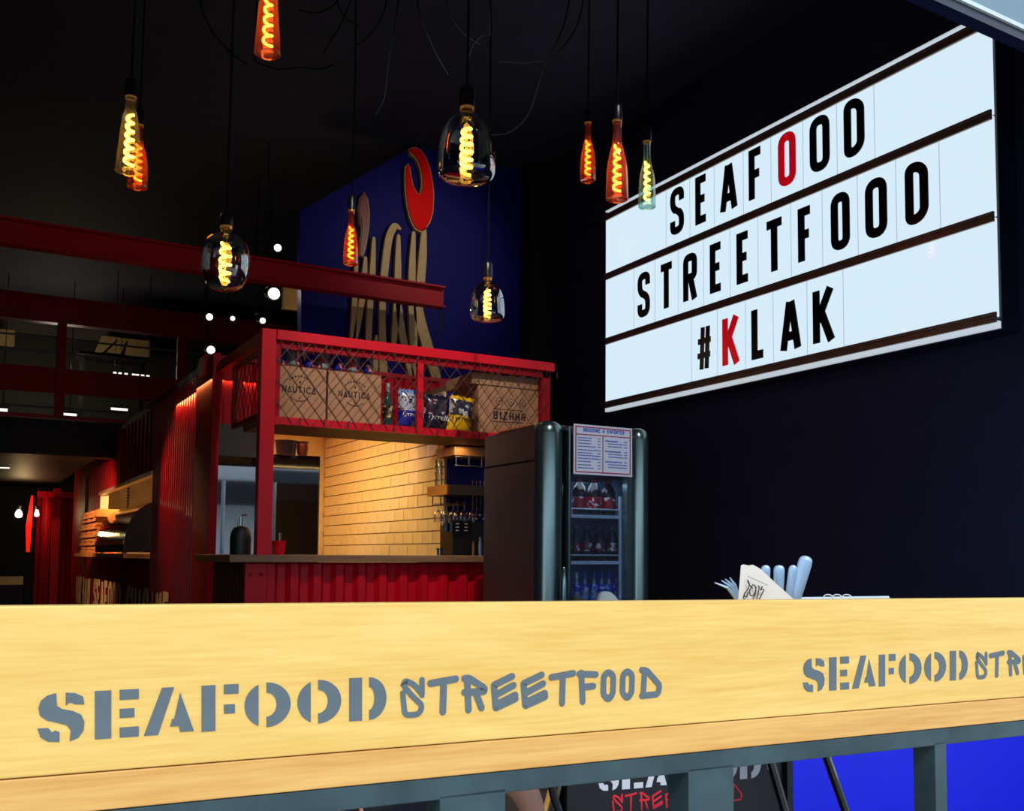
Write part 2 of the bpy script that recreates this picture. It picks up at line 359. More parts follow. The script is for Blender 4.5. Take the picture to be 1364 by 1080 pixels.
brush([(324,880),(322,960),(318,1050)], [12,20,20])
brush([(428,414),(404,404),(380,450),(364,560),(352,700),(350,860),(356,1050)], [8,28,30,30,26,28,34])
brush([(420,445),(418,560),(416,700),(404,860),(396,960)], [14,26,30,26,12])
brush([(416,700),(432,840),(455,960),(480,1060)], [22,30,26,22])
brush([(486,432),(480,560),(478,700),(484,860),(492,1060)], [14,28,32,34,24])
brush([(531,395),(526,520),(514,660),(496,730)], [16,34,36,26])
brush([(498,700),(512,800),(545,920),(585,1060)], [36,44,46,40])
claw = [(468,70),(488,62),(512,72),(534,102),(552,150),(564,210),(570,270),(566,340),(553,385),(534,412),(514,424),(492,410),(474,374),(460,320),(452,250),(450,180),(453,142),(460,136),(466,150),(472,195),(484,238),(500,262),(512,268),(520,250),(524,214),(520,170),(508,130),(492,102),(472,84)]
def offs(pts, k):
    n = len(pts); out = []
    for i in range(n):
        a, b, c = (Vector(pts[(i+j) % n]) for j in (-1, 0, 1)); d = (c-a).normalized(); out.append(b+Vector((d.y, -d.x))*k)
    return out
T0 = pl.T(.0); T1 = pl.T(.05)
MB().prism([T0(p) for p in px(offs(claw, 5))], pl.n*.05).build('claw_border', wood_logo, logo)
red_logo = mat('bright_red_logo_paint', srgb(250, 8, 10), .6, vary=.03, spec=.1)
MB().prism([T1(p) for p in px(claw)], pl.n*.012).build('claw', red_logo, logo, label='bright red lobster claw')
claw2 = [(270,258),(284,290),(291,340),(288,410),(278,480),(262,535),(252,530),(254,470),(262,420),(258,360),(252,400),(248,330),(256,280)]
MB().prism([T0(p) for p in px(offs(claw2, 4))], pl.n*.05).build('claw_border', wood_logo, logo)
MB().prism([T1(p) for p in px(claw2)], pl.n*.012).build('claw', mat('dim_red_logo_paint', srgb(120, 14, 20), .4), logo, label='darker red claw above the first letter')
# ------------------------------------------------------------------ kitchen container
XA, YF, ZT = 1.66, 6.5, 2.59
XB = at_y(735, 500, YF).x
kit = thing('shipping_container', 'red shipping container converted into the kitchen, open bar bay at its front', 'container', ((XA+XB)/2, 12, 0))
def corrugated(name, a, b, z0, z1, normal, pitch, depth, m, parent=kit, flat=.32, **k):
    a = Vector((a[0], a[1], 0)); b = Vector((b[0], b[1], 0)); L = (b-a).length; d = (b-a)/L; nv = Vector(normal)
    n = max(1, round(L/pitch)); pts = []
    for i in range(n):
        s = i*L/n; p = L/n
        for q, h in ((0, 0), (flat, 0), (.5, 1), (.5+flat, 1)): pts.append(a+d*(s+q*p)-nv*depth*h)
    pts.append(b); N = len(pts)
    th = -nv*(depth+.03)
    vs = [p+Vector((0,0,z0)) for p in pts]+[p+Vector((0,0,z1)) for p in pts]
    fs = [(i, i+1, N+i+1, N+i) for i in range(N-1)]
    mb = MB().add(vs, fs)
    # back sheet
    a2, b2 = a+th, b+th
    mb.add([a2+Vector((0,0,z0)), b2+Vector((0,0,z0)), b2+Vector((0,0,z1)), a2+Vector((0,0,z1)), a+Vector((0,0,z0)), b+Vector((0,0,z0)), b+Vector((0,0,z1)), a+Vector((0,0,z1))], [(0,1,2,3), (3,2,6,7), (0,4,5,1), (0,3,7,4), (1,5,6,2)])
    return mb.build(name, m, parent, **k)
pf = .085
# front posts and top rails
part('corner_post', red_paint, kit, (XA-.01, YF, 0), (XA+pf, YF+pf, ZT), bevel=.004)
part('top_rail', red_paint, kit, (XA+pf, YF-.012, 2.522), (XB+.02, YF+.10, ZT), bevel=.004)
part('top_rail', mat('orange_lit_steel', srgb(190, 70, 30), .4), kit, (XA, YF+pf, 2.505), (XA+.06, 7.86, ZT-.005), bevel=.004)  # side rail: warm light on it put into the colour as orange
part('corner_post', red_dark, kit, (XB-.07, YF+.02, 1.2), (XB, YF+.09, 2.52), bevel=.004)
# cage: inner frame, divider, ledge
zc0, zc1 = 1.965, 2.518
part('cage_rail', red_dark, kit, (XA+pf, YF+.02, zc1-.045), (XB, YF+.05, zc1))
part('cage_rail', red_paint, kit, (XA+pf, YF, zc0), (XB, YF+.04, zc0+.05))
xd = at_y(560, 520, YF).x
part('cage_divider', red_paint, kit, (xd-.022, YF-.002, zc0+.05), (xd+.022, YF+.035, zc1-.045))
part('cage_divider', red_dark, kit, (XA+pf, YF+.005, zc0+.05), (XA+pf+.03, YF+.04, zc1-.045))
wood_shelf = wood_mat('pale_wood_shelf', srgb(170, 130, 84), srgb(196, 154, 104), .8)
part('cage_shelf', wood_shelf, kit, (XA+.03, YF+.045, zc0+.015), (XB, 7.12, zc0+.055))
part('shelf_underside', mat('brown_board', srgb(120, 84, 44), .6), kit, (XA+.03, YF+.045, zc0+.003), (XB, 7.10, zc0+.0145))
def chain(pl_, x0, x1, z0, z1, step, r, mats, parent, name='wire_mesh'):
    mb = MB(); T = pl_.T(.0); H = z1-z0; k = H*.78
    x = x0-k
    while x < x1:
        for sgn in (1, -1):
            xs, xe = (x, x+k) if sgn > 0 else (x+k, x)
            a, b = max(min(xs, xe), x0), min(max(xs, xe), x1)
            if b > a+.005:
                za = z0+(a-xs)/(xe-xs)*H; zb = z0+(b-xs)/(xe-xs)*H
                mb.tube([T((a, za)), T((b, zb))], r, 4)
        x += step
    return mb.build(name, mats, parent)
wire = mat('rusty_brown_wire', srgb(82, 34, 26), .5)
chain(Plane((0, YF-.006, 0), (1,0,0), (0,0,1)), XA+pf, XB-.03, zc0+.01, zc1, .112, .0028, wire, kit)
mbh = MB()
nx = int((XB-XA)/.165)
for i in range(1, nx+1):
    for zz in (zc1, zc0+.05): mbh.box((XA+pf+i*.165-.003, YF-.012, zz-.048), (XA+pf+i*.165+.003, YF-.004, zz+.002))
mbh.build('mesh_clip', wire, kit, kind='stuff')
# side cage
frm = mat('orange_brown_frame', srgb(150, 52, 26), .4)  # warm light on the thin side frames put into their colour
fr = MB()
for a, b in (((YF+pf, 2.03), (7.36, 2.03)), ((YF+pf, 2.46), (7.36, 2.46)), ((7.345, 2.02), (7.345, 2.47)), ((YF+pf+.015, 2.02), (YF+pf+.015, 2.47))):
    fr.bar((XA+.02, a[0], a[1]), (XA+.02, b[0], b[1]), .03, .03)
fr.build('side_frame', frm, kit)
chain(Plane((XA+.02, 0, 0), (0,-1,0), (0,0,1)), -7.34, -(YF+pf), 2.03, 2.46, .112, .0025, wire, kit)
# header (front of closed part), roof, back walls
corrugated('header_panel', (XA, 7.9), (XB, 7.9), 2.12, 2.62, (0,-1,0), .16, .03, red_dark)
part('roof', red_deep, kit, (XA, 7.94, 2.6), (XB, 18.6, 2.66))
part('dark_panel', mat('brown_grey_panel', srgb(44, 36, 32), .5), kit, (XA+.03, 7.90, 1.87), (2.11, 7.935, 2.119))  # added panel that keeps the gap above the cabinet dark
part('back_wall', cream, kit, (XA+.02, 10.45, 0), (XB, 10.5, 2.6))
part('back_wall', cream, kit, (XA+.02, 18.5, 0), (XB, 18.6, 2.6))
part('far_side_wall', red_deep, kit, (XB-.02, 7.4, 0), (XB+.03, 18.6, 2.6))
part('kitchen_ceiling', cream, kit, (XA+.02, 7.99, 2.5), (XB-.03, 18.5, 2.55))
# long side: column, corrugated panels, smooth hatch surround
ZM = 2.66
part('corner_column', red_dark, kit, (XA-.03, 7.86, 0), (XA+.03, 8.46, ZM), bevel=.004)
part('column_cap', red_paint, kit, (XA-.05, 8.08, ZM-.14), (XA+.05, 8.30, ZM+.02), bevel=.004)
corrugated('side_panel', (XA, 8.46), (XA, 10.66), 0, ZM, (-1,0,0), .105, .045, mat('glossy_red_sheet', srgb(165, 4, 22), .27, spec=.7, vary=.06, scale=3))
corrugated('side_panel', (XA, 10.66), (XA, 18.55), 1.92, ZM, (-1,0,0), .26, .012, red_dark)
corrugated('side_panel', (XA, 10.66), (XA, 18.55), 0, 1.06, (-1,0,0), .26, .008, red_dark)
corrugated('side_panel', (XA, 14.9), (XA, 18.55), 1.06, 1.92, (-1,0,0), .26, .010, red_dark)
part('hatch_frame', mat('pale_steel_frame', srgb(214, 190, 150), .3, metal=.4), kit, (XA-.02, 10.66, 1.90), (XA+.05, 14.9, 1.94))
part('hatch_frame', cream, kit, (XA, 14.86, 1.06), (XA+.1, 14.9, 1.90))
part('seam_strip', black_matte, kit, (XA-.03, 16.5, 0), (XA-.005, 16.56, 2.25))
# bar front below the counter
XC = at_y(325, 780, YF).x
part('front_flat', red_paint, kit, (XC, YF-.02, 0), (XC+.14, YF+.03, 1.06), bevel=.004)
corrugated('front_panel', (XC+.14, YF-.02), (XB, YF-.02), 0, 1.06, (0,-1,0), .155, .04, red_paint)
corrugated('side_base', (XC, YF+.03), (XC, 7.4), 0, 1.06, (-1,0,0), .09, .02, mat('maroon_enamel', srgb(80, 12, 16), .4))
mr_ = MB()
for x in (XC+.03, XC+.1):
    mr_.lathe([(0, 0), (.012, 0), (.012, .006), (0, .008)], (x, YF-.02, .985), 8, axis=(0,-1,0))
mr_.build('rivet', red_dark, kit)
bt = thing('bar_counter', 'brown oak counter top running along the red kitchen bay', 'counter', (2.6, 6.7, 1.063))
MB().box((1.46, 6.40, 1.063), (XB, 6.98, 1.11)).build('worktop', wood_counter, bt, bevel=.003)
MB().box((1.46, 6.981, 1.063), (1.90, 7.42, 1.11)).build('worktop_return', wood_mat('orange_oak', srgb(170, 96, 38), srgb(196, 120, 52), .8), bt, bevel=.003)
# tiled wall
YT0, XT = 7.36, at_y(592, 650, 7.36).x
part('tile_backing', grout, kit, (XT+.004, YT0, 0), (XT+.3, 10.45, 2.5))
base = None
rowh, tw = .104, .212
for r in range(14):
    z0 = 1.0+r*rowh; y = YT0+.004+(-.106 if r % 2 else 0)
    while y < 10.44:
        a, b = max(y, YT0+.003), min(y+tw-.008, 10.44); 
        if b-a > .03:
            jit = random.uniform(-.0012, .0012)
            if b-a > tw-.01:
                if base is None:
                    mb = MB().box((XT-.006, a, z0), (XT+.006, b, z0+rowh-.007)); base = mb.build('tile', white_tile, kit, bevel=.003); bl_ = Vector(base.location); b0 = (a, z0)
                else:
                    o = base.copy(); C.objects.link(o); o.location = bl_+Vector((jit, a-b0[0], z0-b0[1]))
            else: MB().box((XT-.006, a, z0), (XT+.006, b, z0+rowh-.007)).build('tile', white_tile, kit)
        y += tw
navy_tile = mat('navy_glazed_tile', srgb(16, 24, 110), .2, vary=.1)
part('blue_wall', navy_tile, kit, (XT+.003, YT0-.03, .9), (XB, YT0, 2.5))
# hatch interior tiled wall
part('hatch_backing', grout, kit, (XT+.004, 10.52, .9), (XT+.05, 18.4, 2.5))
mb = MB()
for r in range(14):
    y = 10.55-(.1 if r % 2 else 0)
    while y < 18.2: mb.box((XT-.006, y, .95+r*.104), (XT+.004, y+.30, .95+r*.104+.095)); y += .308
mb.build('hatch_tiles', white_tile, kit, kind='stuff')
# lettering on the side wall
sw = Plane((XA-.012, 0, 0), (0,-1,0), (0,0,1))
txt = 'URBAN SEAFOOD CUISINE'
y0, y1 = at_x(103, 780, XA).y, at_x(230, 795, XA).y; n = len(txt)
lettering = thing('wall_lettering', 'tall cream words painted low on the long red container side', 'lettering', (XA-.014, (y0+y1)/2, .35))
cream_paint = mat('cream_lettering_paint', srgb(226, 196, 150), .5)
for i, ch in enumerate(txt):
    if ch == ' ': continue
    ya = y0+(y1-y0)*i/n; yb = y0+(y1-y0)*(i+.78)/n
    mb = MB(); glyph(mb, ch, (-ya, .32), (-yb, .32), (-yb, .765), (-ya, .765), .085, sw.T(.0), sw.n*.006); mb.build('letter', cream_paint, lettering)
# ------------------------------------------------------------------ lightbox sign
XS = 4.9
sp = Plane((XS, 0, 0), (0,-1,0), (0,0,1))                        # n = -x ; 2D x = -y
A_ = at_x(807, 283, XS); B_ = at_x(806, 547, XS); Cc = at_x(1329, 434, XS)
ys0, ys1 = A_.y, Cc.y; zb = (B_.z+Cc.z)/2; zt = (A_.z + at_x(1275, 38, XS).z)/2
sign = thing('lightbox_sign', 'big white illuminated letterbox sign with three text rows on the dark right wall', 'sign', ((XS+XR)/2, (ys0+ys1)/2, zb))
part('housing', steel_navy, sign, (XS+.03, ys1-.01, zb-.02), (XR-.002, ys0+.02, zt+.02), bevel=.005)
cover = mat('lit_white_acrylic', srgb(20, 22, 24), .03, vary=0, emit=srgb(214, 236, 250), estr=1.0, spec=.3)
edge_m = mat('white_sign_edge', srgb(235, 240, 245), .4, emit=srgb(225, 240, 250), estr=.6, vary=0)
part('edge_strip', edge_m, sign, (XS-.004, ys1, zt+.0), (XS+.03, ys0, zt+.010)); part('edge_strip', edge_m, sign, (XS-.004, ys1, zb-.01), (XS+.03, ys0, zb+.03))
def zline(pa, pb): return (at_x(pa[0], pa[1], XS).z+at_x(pb[0], pb[1], XS).z)/2
r1 = zline((806, 371), (1319, 152)); r2 = zline((806, 456), (1321, 289)); r3 = zline((806, 541), (1325, 421)); r0 = zt-.055
bounds = [(r1, r0), (r2, r1), (r3, r2)]
for a, b in bounds: part('light_panel', cover, sign, (XS, ys1+.002, a+.005), (XS+.02, ys0-.002, b-.005))
rail_m = mat('bronze_rail', srgb(150, 124, 108), .3, metal=.45, vary=.2)
for z in (r0, r1, r2, r3):
    MB().box((XS-.018, ys1, z-.030), (XS+.0, ys0, z-.010)).box((XS-.018, ys1, z+.010), (XS+.0, ys0, z+.030)).box((XS-.008, ys1, z-.010), (XS+.0, ys0, z+.010)).build('letter_rail', rail_m, sign, bevel=.004)
bl_ink = mat('black_acrylic_letter', srgb(14, 14, 18), .25, vary=0); rd_ink = mat('red_acrylic_letter', srgb(225, 16, 34), .3, vary=0, emit=srgb(225, 10, 30), estr=.45)
rows = [('SEAFOOD', [(207,243),(274,308),(340,386),(417,456),(496,543),(581,634),(673,728)], ((225, 460), (225, 585)), ((700, 220), (673, 384)), 4),
        ('STREETFOOD', [(120,152),(178,214),(241,277),(312,347),(383,420),(459,508),(547,588),(635,685),(727,785),(834,896)], ((136, 685), (136, 805)), ((860, 392), (834, 565)), -1),
        ('#KLAK', [(274,316),(344,388),(421,459),(497,552),(584,640)], ((295, 825), (295, 955)), ((640, 718), (584, 877)), 1)]
q = lambda p: (790+p[0]/2.0, 20+p[1]/2.0)
seam_m = mat('letter_card_edge', srgb(150, 165, 176), .3, emit=srgb(190, 210, 225), estr=.75, vary=0)
for (word, xs, A, B, redi), (ba, bb) in zip(rows, bounds):
    ztop = (at_x(*q(A[0]), XS).z+at_x(*q(B[0]), XS).z)/2; zbot = (at_x(*q(A[1]), XS).z+at_x(*q(B[1]), XS).z)/2
    Y = [(-at_x(q((a, 0))[0], 300, XS).y, -at_x(q((b, 0))[0], 300, XS).y) for a, b in xs]
    for i, (ch, (a, b)) in enumerate(zip(word, Y)):
        rect_letter('letter', ch, sp, a, b, zbot, ztop, .062 if ch != '#' else .045, .006, rd_ink if i == redi else bl_ink, sign, off=.001, label='red letter' if i == redi else None)
    eds = [Y[0][0]-.06]+[(Y[i][1]+Y[i+1][0])/2 for i in range(len(Y)-1)]+[Y[-1][1]+.08]
    for e in eds: MB().box((XS-.002, -e-.003, ba+.02), (XS+.0, -e+.003, bb-.02)).build('card_edge', seam_m, sign)
# ------------------------------------------------------------------ red I beams and mezzanine
def ibeam(name, x0, x1, y, z0, z1, m, label, cat='beam', fl=.018, wd=.12):
    t = thing(name, label, cat, ((x0+x1)/2, y, z0))
    part('flange', m, t, (x0, y-wd/2, z1-fl), (x1, y+wd/2, z1)); part('flange', m, t, (x0, y-wd/2, z0), (x1, y+wd/2, z0+fl))
    part('web', m, t, (x0, y-.012, z0+fl), (x1, y+.012, z1-fl)); return t
YA = 8.35
za1 = (at_y(0, 292, YA).z+at_y(590, 381, YA).z)/2; za0 = (at_y(0, 330, YA).z+at_y(588, 407, YA).z)/2
xe = at_y(590, 395, YA).x
tb = ibeam('steel_beam', XL, xe, YA, za0, za1, red_dark, 'long red steel I-beam crossing in front of the wooden claw logo')
hk = MB().tube([(xe-.02, YA, za0), (xe-.02, YA, za0-.22), (xe-.05, YA, za0-.26), (xe-.09, YA, za0-.2)], .008, 6).build('hook', black_matte, tb)
YM = 13.5
def zy(u, v, Y=YM): return at_y(u, v, Y).z
mez = thing('mezzanine_railing', 'dark red steel balustrade of the upper gallery, far left', 'railing', (0, YM, zy(0, 553)))
part('top_beam', red_deep, mez, (XL, YM-.08, zy(0, 423)), (XR, YM+.08, zy(0, 392)))
part('top_flange', red_dark, mez, (XL, YM-.12, zy(0, 392)), (XR, YM+.12, zy(0, 388)))
part('mid_plate', red_dark, mez, (XL, YM-.03, zy(0, 518)), (3.4, YM+.03, zy(0, 484)))
part('foot_rail', red_deep, mez, (XL, YM-.03, zy(0, 553)), (3.4, YM+.03, zy(0, 548)))
for u in (-80, 81, 241):
    p = at_y(u, 480, YM); part('baluster', red_dark, mez, (p.x-.05, YM-.05, zy(0, 553)), (p.x+.05, YM+.04, zy(0, 423)))
for v in (443, 463, 538):
    MB().tube([(XL, YM, zy(0, v)), (3.4, YM, zy(0, v))], .012, 6).build('rail_cable', mat('grey_cable', srgb(90, 90, 110), .4), mez)
struct('trim_5', MB().box((XL, YM+.02, 2.30), (XR, YM+.3, zy(0, 554))), near_black).name = 'ceiling_gallery_edge'
struct('ceiling_gallery', MB().box((XL, YM+.3, 2.30), (XA-.2, YB, 2.62)), mat('brown_black_ceiling', srgb(30, 24, 16), .5))
struct('floor_gallery', MB().box((XA-.2, YM+.3, 2.74), (XR, YB, 2.8)), near_black)
struct('wall_gallery', MB().box((XL, 19.0, 2.62), (XR, 19.1, CEIL)), mat('dim_gallery_wall', srgb(46, 42, 38), .6))
grey_c = mat('grey_gallery_band', srgb(92, 84, 80), .6); beige = mat('beige_board', srgb(176, 146, 96), .6)
gb = MB().box((at_y(-40, 440, 18.95).x, 18.9, at_y(0, 440, 18.9).z), (at_y(200, 440, 18.9).x, 18.98, at_y(0, 425, 18.9).z+.1)).build('bulkhead_panel', grey_c)
tag(gb, 'grey bulkhead panel high behind the dark red gallery railing', 'panel')
def board_at(u0, u1, v0, v1, Y, label, group=None, skew=0):
    a = at_y(u0, v1, Y); b = at_y(u1, v0, Y)
    return tag(MB().prism([(a.x, Y, a.z), (b.x, Y, a.z), (b.x, Y, b.z), (a.x+skew, Y, b.z)], (0, .04, 0)).build('wall_board', beige), label, 'board', group)
board_at(124, 200, 454, 474, 18.3, 'wide beige board behind the gallery railing, under the grey bulkhead', skew=.12)
board_at(-20, 20, 440, 458, 18.3, 'small beige board at the far left edge behind the gallery railing')
gt = thing('gallery_table', 'dark table with an upturned chair on it behind the gallery rail', 'table', (at_y(150, 490, 16.5).x, 16.5, 2.62))
p = at_y(150, 476, 16.5)
part('tabletop', near_black, gt, (p.x-.5, 16.2, p.z-.04), (p.x+.5, 16.8, p.z))
for dx in (-.42, .42): part('leg', near_black, gt, (p.x+dx-.03, 16.47, 2.62), (p.x+dx+.03, 16.53, p.z-.04))
gc = thing('upturned_chair', 'black chair turned upside down on the gallery table', 'chair', (p.x, 16.5, p.z))
part('seat', near_black, gc, (p.x-.16, 16.36, p.z), (p.x+.16, 16.66, p.z+.04))
for dx, dy in ((-.14, -.1), (.14, -.1), (-.14, .12), (.14, .12)):
    MB().bar((p.x+dx, 16.5+dy, p.z+.04), (p.x+dx*.5+.12, 16.5+dy*.8, p.z+.26), .02, .02).build('leg', near_black, gc)
lamp_m = mat('white_lamp_face', (1,1,1,1), .4, emit=(1, .93, .74, 1), estr=3.0, vary=0)
strip_m = mat('linear_lamp_face', (1,1,1,1), .4, emit=(1, .93, .8, 1), estr=1.3, vary=0)
def linear(u0, u1, v, Y, label, th=.03):
    a, b = at_y(u0, v, Y), at_y(u1, v, Y); z = (a.z+b.z)/2
    t = thing('linear_lamp', label, 'lamp', ((a.x+b.x)/2, Y, z), 'linear lamps deep in the hall')
    part('diffuser', strip_m, t, (a.x, Y-.02, z-th/2), (b.x, Y+.02, z+th/2)); part('casing', black_matte, t, (a.x-.01, Y-.02, z+th/2), (b.x+.01, Y+.03, z+th/2+.03))
    part('drop_rod', black_matte, t, ((a.x+b.x)/2-.006, Y, z+th/2+.03), ((a.x+b.x)/2+.006, Y+.01, 2.30 if v > 600 else CEIL))
linear(148, 170, 545, 16.0, 'short white linear lamp behind the lower gallery rail, nearest the container')
linear(84, 102, 552, 16.0, 'short white linear lamp low behind the gallery rail, middle one')
linear(-2, 10, 546, 16.0, 'short white linear lamp behind the lower gallery rail, at the left edge', .04)
for (u0, u1, v, th, lb) in ((-40, 27, 604, .05, 'longest linear lamp on the ceiling under the gallery'), (2, 13, 611.5, .02, 'tiny linear lamp just below the longest one under the gallery'), (-40, 13, 621, .04, 'lower left linear lamp on the ceiling under the gallery')):
    linear(u0, u1, v, 14.2+(v-604)*.1, lb, th)
mbd = MB()
for u in (153, 160, 168, 178, 183, 190, 197):
    p = at_y(u, 496.5+(u-153)*.1, 15.0); mbd.box((p.x-.02, 14.99, p.z-.012), (p.x+.02, 15.01, p.z+.012))
p = at_y(175, 498, 15.0); ls = thing('light_string', 'row of tiny warm lights just above the dark red middle rail plate', 'lights', p)
mbd.build('tiny_bulbs', strip_m, ls, kind='stuff')
for u in (153, 197):
    p = at_y(u, 496.5+(u-153)*.1, 15.0); part('drop_wire', black_matte, ls, (p.x-.004, 15.004, p.z), (p.x+.004, 15.012, CEIL))
# wall spotlights seen above the container
def spotlight(u, v, Y, r, label, power=0, glow=3):
    p = at_y(u, v, Y); t = thing('spotlight', label, 'lamp', p, 'small spotlights high at the back')
    MB().lathe([(.02, .10), (r*.8, .08), (r, 0), (r*.9, 0)], p+Vector((0, .02, 0)), 14, axis=(-.3, .9, .35)).build('shade', black_matte, t, smooth=True)
    MB().lathe([(0, -r*.45), (r*.6, -r*.3), (r*.82, 0), (r*.6, r*.3), (0, r*.45)], p, 14, axis=(-.3, -.9, -.2)).build('bulb', lamp_m, t, smooth=True)
    MB().tube([p+Vector((0, .08, .03)), p+Vector((0, .2, .12)), p+Vector((0, .3, .12))], .012, 6).build('arm', black_matte, t)
    MB().tube([p+Vector((0, .3, .12)), Vector((p.x, p.y+.3, CEIL))], .006, 5).build('drop_rod', black_matte, t)
    if power: lamp('spot_glow', 'POINT', tuple(p+Vector((-.02, -.2, -.02))), power, (1, .75, .4), .05)
spotlight(370, 330, 10.2, .045, 'small tilted white spotlight above the long red beam')
spotlight(365, 391, 9.2, .065, 'largest glowing spotlight, just below the long red beam', 4)
spotlight(279, 422, 12.8, .05, 'round white spotlight left of the red kitchen corner, upper one')
spotlight(281, 466, 12.8, .06, 'round white spotlight left of the red kitchen corner, lower one')
spotlight(310, 424, 12.8, .035, 'tiny dim spotlight right of the upper round one')
spotlight(350, 427, 10.2, .035, 'small spotlight directly above the red corner post', 2)
pn = at_y(385, 395, 9.6)
tag(MB().box((pn.x-.07, 9.55, pn.z-.14), (pn.x+.07, 9.6, pn.z+.1)).build('wall_plaque', beige), 'small tan plaque beside the largest glowing spotlight', 'plaque')
# far end of the hall under the gallery
x1_ = at_y(48, 700, 19.0).x
fc = thing('red_partition', 'red ribbed steel partition at the far end of the container', 'partition', ((x1_+1.9)/2, 19, 0))
corrugated('ribbed_panel', (x1_, 19.0), (1.95, 19.0), 0, 2.05, (0,-1,0), .16, .03, red_dark, fc)
part('end_post', red_paint, fc, (1.38, 18.9, 0), (1.5, 18.98, 2.2)); part('top_rail', red_paint, fc, (x1_, 18.93, 2.05), (1.95, 18.99, 2.15))
pa, pb = at_y(35, 735, 18.9), at_y(42.5, 660, 18.9)
rl = mat('red_post_glow', srgb(255, 20, 10), .4, emit=srgb(255, 22, 8), estr=.9, vary=0)  # emission stands in for lamp light falling on a red post
tag(MB().prism([(pa.x, 18.9, pa.z), (pb.x, 18.9, pa.z), (pb.x+.02, 18.9, pa.z+.5), (pa.x+.07, 18.9, pb.z), (pa.x+.04, 18.9, pb.z), (pa.x-.02, 18.9, pa.z+.45)], (0, .05, 0)).build('lit_red_post', rl), 'narrow red post at the far left end, lamp light on it painted as glow', 'light')
for u, lb in ((25, 'glowing bare wall lamp left of the narrow red post'), (49, 'small wall lamp right of the narrow red post')):
    p = at_y(u, 685, 18.8); t = thing('wall_lamp', lb, 'lamp', p, 'wall lamps at the far end')
    k_ = 1 if u == 25 else .7
    MB().lathe([(0, -.06*k_), (.045*k_, -.045*k_), (.058*k_, 0), (.045*k_, .045*k_), (.02, .08)], p, 14).build('bulb', lamp_m if u == 25 else strip_m, t, smooth=True)
    MB().lathe([(.03, .08), (.035, .14), (0, .14)], p, 12).build('lamp_holder', black_matte, t); MB().bar(p+Vector((0, 0, .12)), p+Vector((0, .1, .16)), .02, .02).build('arm', black_matte, t)
p = at_y(31, 770, 19.3)
hw = thing('low_partition', 'navy half-height partition with a cream top band at the far left', 'partition', (p.x-.8, 19.4, 0))
part('cream_band', cream, hw, (p.x-2.2, 19.3, at_y(0, 779, 19.3).z), (p.x, 19.5, at_y(0, 768, 19.3).z)); part('navy_base', mat('navy_base_paint', srgb(16, 20, 56), .6), hw, (p.x-2.2, 19.3, 0), (p.x, 19.5, at_y(0, 779, 19.3).z))
# ------------------------------------------------------------------ serving hatch contents
XH = 1.42
hs = tag(MB().box((XH, 10.72, 1.065), (XA+.2, 15.5, 1.11)).build('hatch_shelf', wood_mat('orange_hatch_oak', srgb(190, 120, 50), srgb(214, 146, 70), .8, axis=1), bevel=.003), 'narrow orange-brown wooden shelf under the serving hatch of the container', 'shelf')
dc = thing('display_case', 'curved-glass heated display case on the hatch shelf', 'display case', (1.54, 11.8, 1.11))
def prof(k=0): return [(XA+.1, 1.14), (XH, 1.14), (XH+.008, 1.24), (XH+.03, 1.36), (XH+.07, 1.47), (XH+.13, 1.55), (XA-.01, 1.625), (XA+.1, 1.64)]
for yy in (10.75, 13.05): MB().prism([(x, yy, z) for x, z in prof()], (0, .03, 0)).build('end_panel', black_matte, dc)
P_ = prof()[2:7]
mb = MB(); mb.add([(x, 10.78, z) for x, z in P_]+[(x, 13.05, z) for x, z in P_], [(i, i+1, 6+i, 5+i) for i in range(4)])
mb.build('curved_glass', mat('dark_reflective_glass', srgb(120, 92, 44), .08, vary=0, spec=.8), dc, smooth=True)
part('front_trim', mat('brass_trim', srgb(200, 160, 96), .3, metal=.6), dc, (XH-.004, 10.75, 1.205), (XH+.02, 13.08, 1.24)); part('case_base', black_gloss, dc, (XH, 10.78, 1.125), (XA+.1, 13.05, 1.205))
for yy in (11.0, 12.8): part('foot', chrome, dc, (XH+.03, yy, 1.11), (XH+.07, yy+.05, 1.125))
tr0 = thing('takeaway_tray', 'bottom kraft takeaway tray of the stack on the hatch shelf', 'tray', (1.56, 14.1, 1.11), 'stacked kraft trays by the hatch')
tr_m = mat('orange_kraft', srgb(206, 128, 60), .7)
MB().box((1.44, 13.25, 1.112), (1.68, 15.0, 1.142)).build('tray_base', tr_m, tr0, bevel=.003)
for yy in (13.25, 13.9, 14.55): MB().box((1.445, yy, 1.142), (1.68, yy+.3, 1.1575)).build('tray_flap', tr_m, tr0)
for i in range(1, 11):
    o = copy_tree(tr0); o.location.z += i*.049; o.location.x += random.uniform(-.015, .015); o.location.y += random.uniform(-.06, .06)
    o['label'] = 'kraft takeaway tray beside the curved display case, '+['second', 'third', 'fourth', 'fifth', 'sixth', 'seventh', 'eighth', 'ninth', 'tenth', 'topmost'][i-1]+' from the bottom of the stack' if i < 10 else 'topmost kraft takeaway tray of the stack beside the display case'
ch_ = at_x(171, 660, 2.1); t = MB()
for k in range(7): t.lathe([(0, -.02), (.02, -.012), (.02, .012), (0, .02)], ch_+Vector((0, 0, .1-k*.045)), 8)
t.tube([ch_+Vector((0, 0, 2.5-ch_.z)), ch_+Vector((0, 0, -.18))], .006, 5)
tag(t.build('hanging_ties', black_matte), 'short black beaded pull hanging inside the lit serving hatch', 'pull cord')
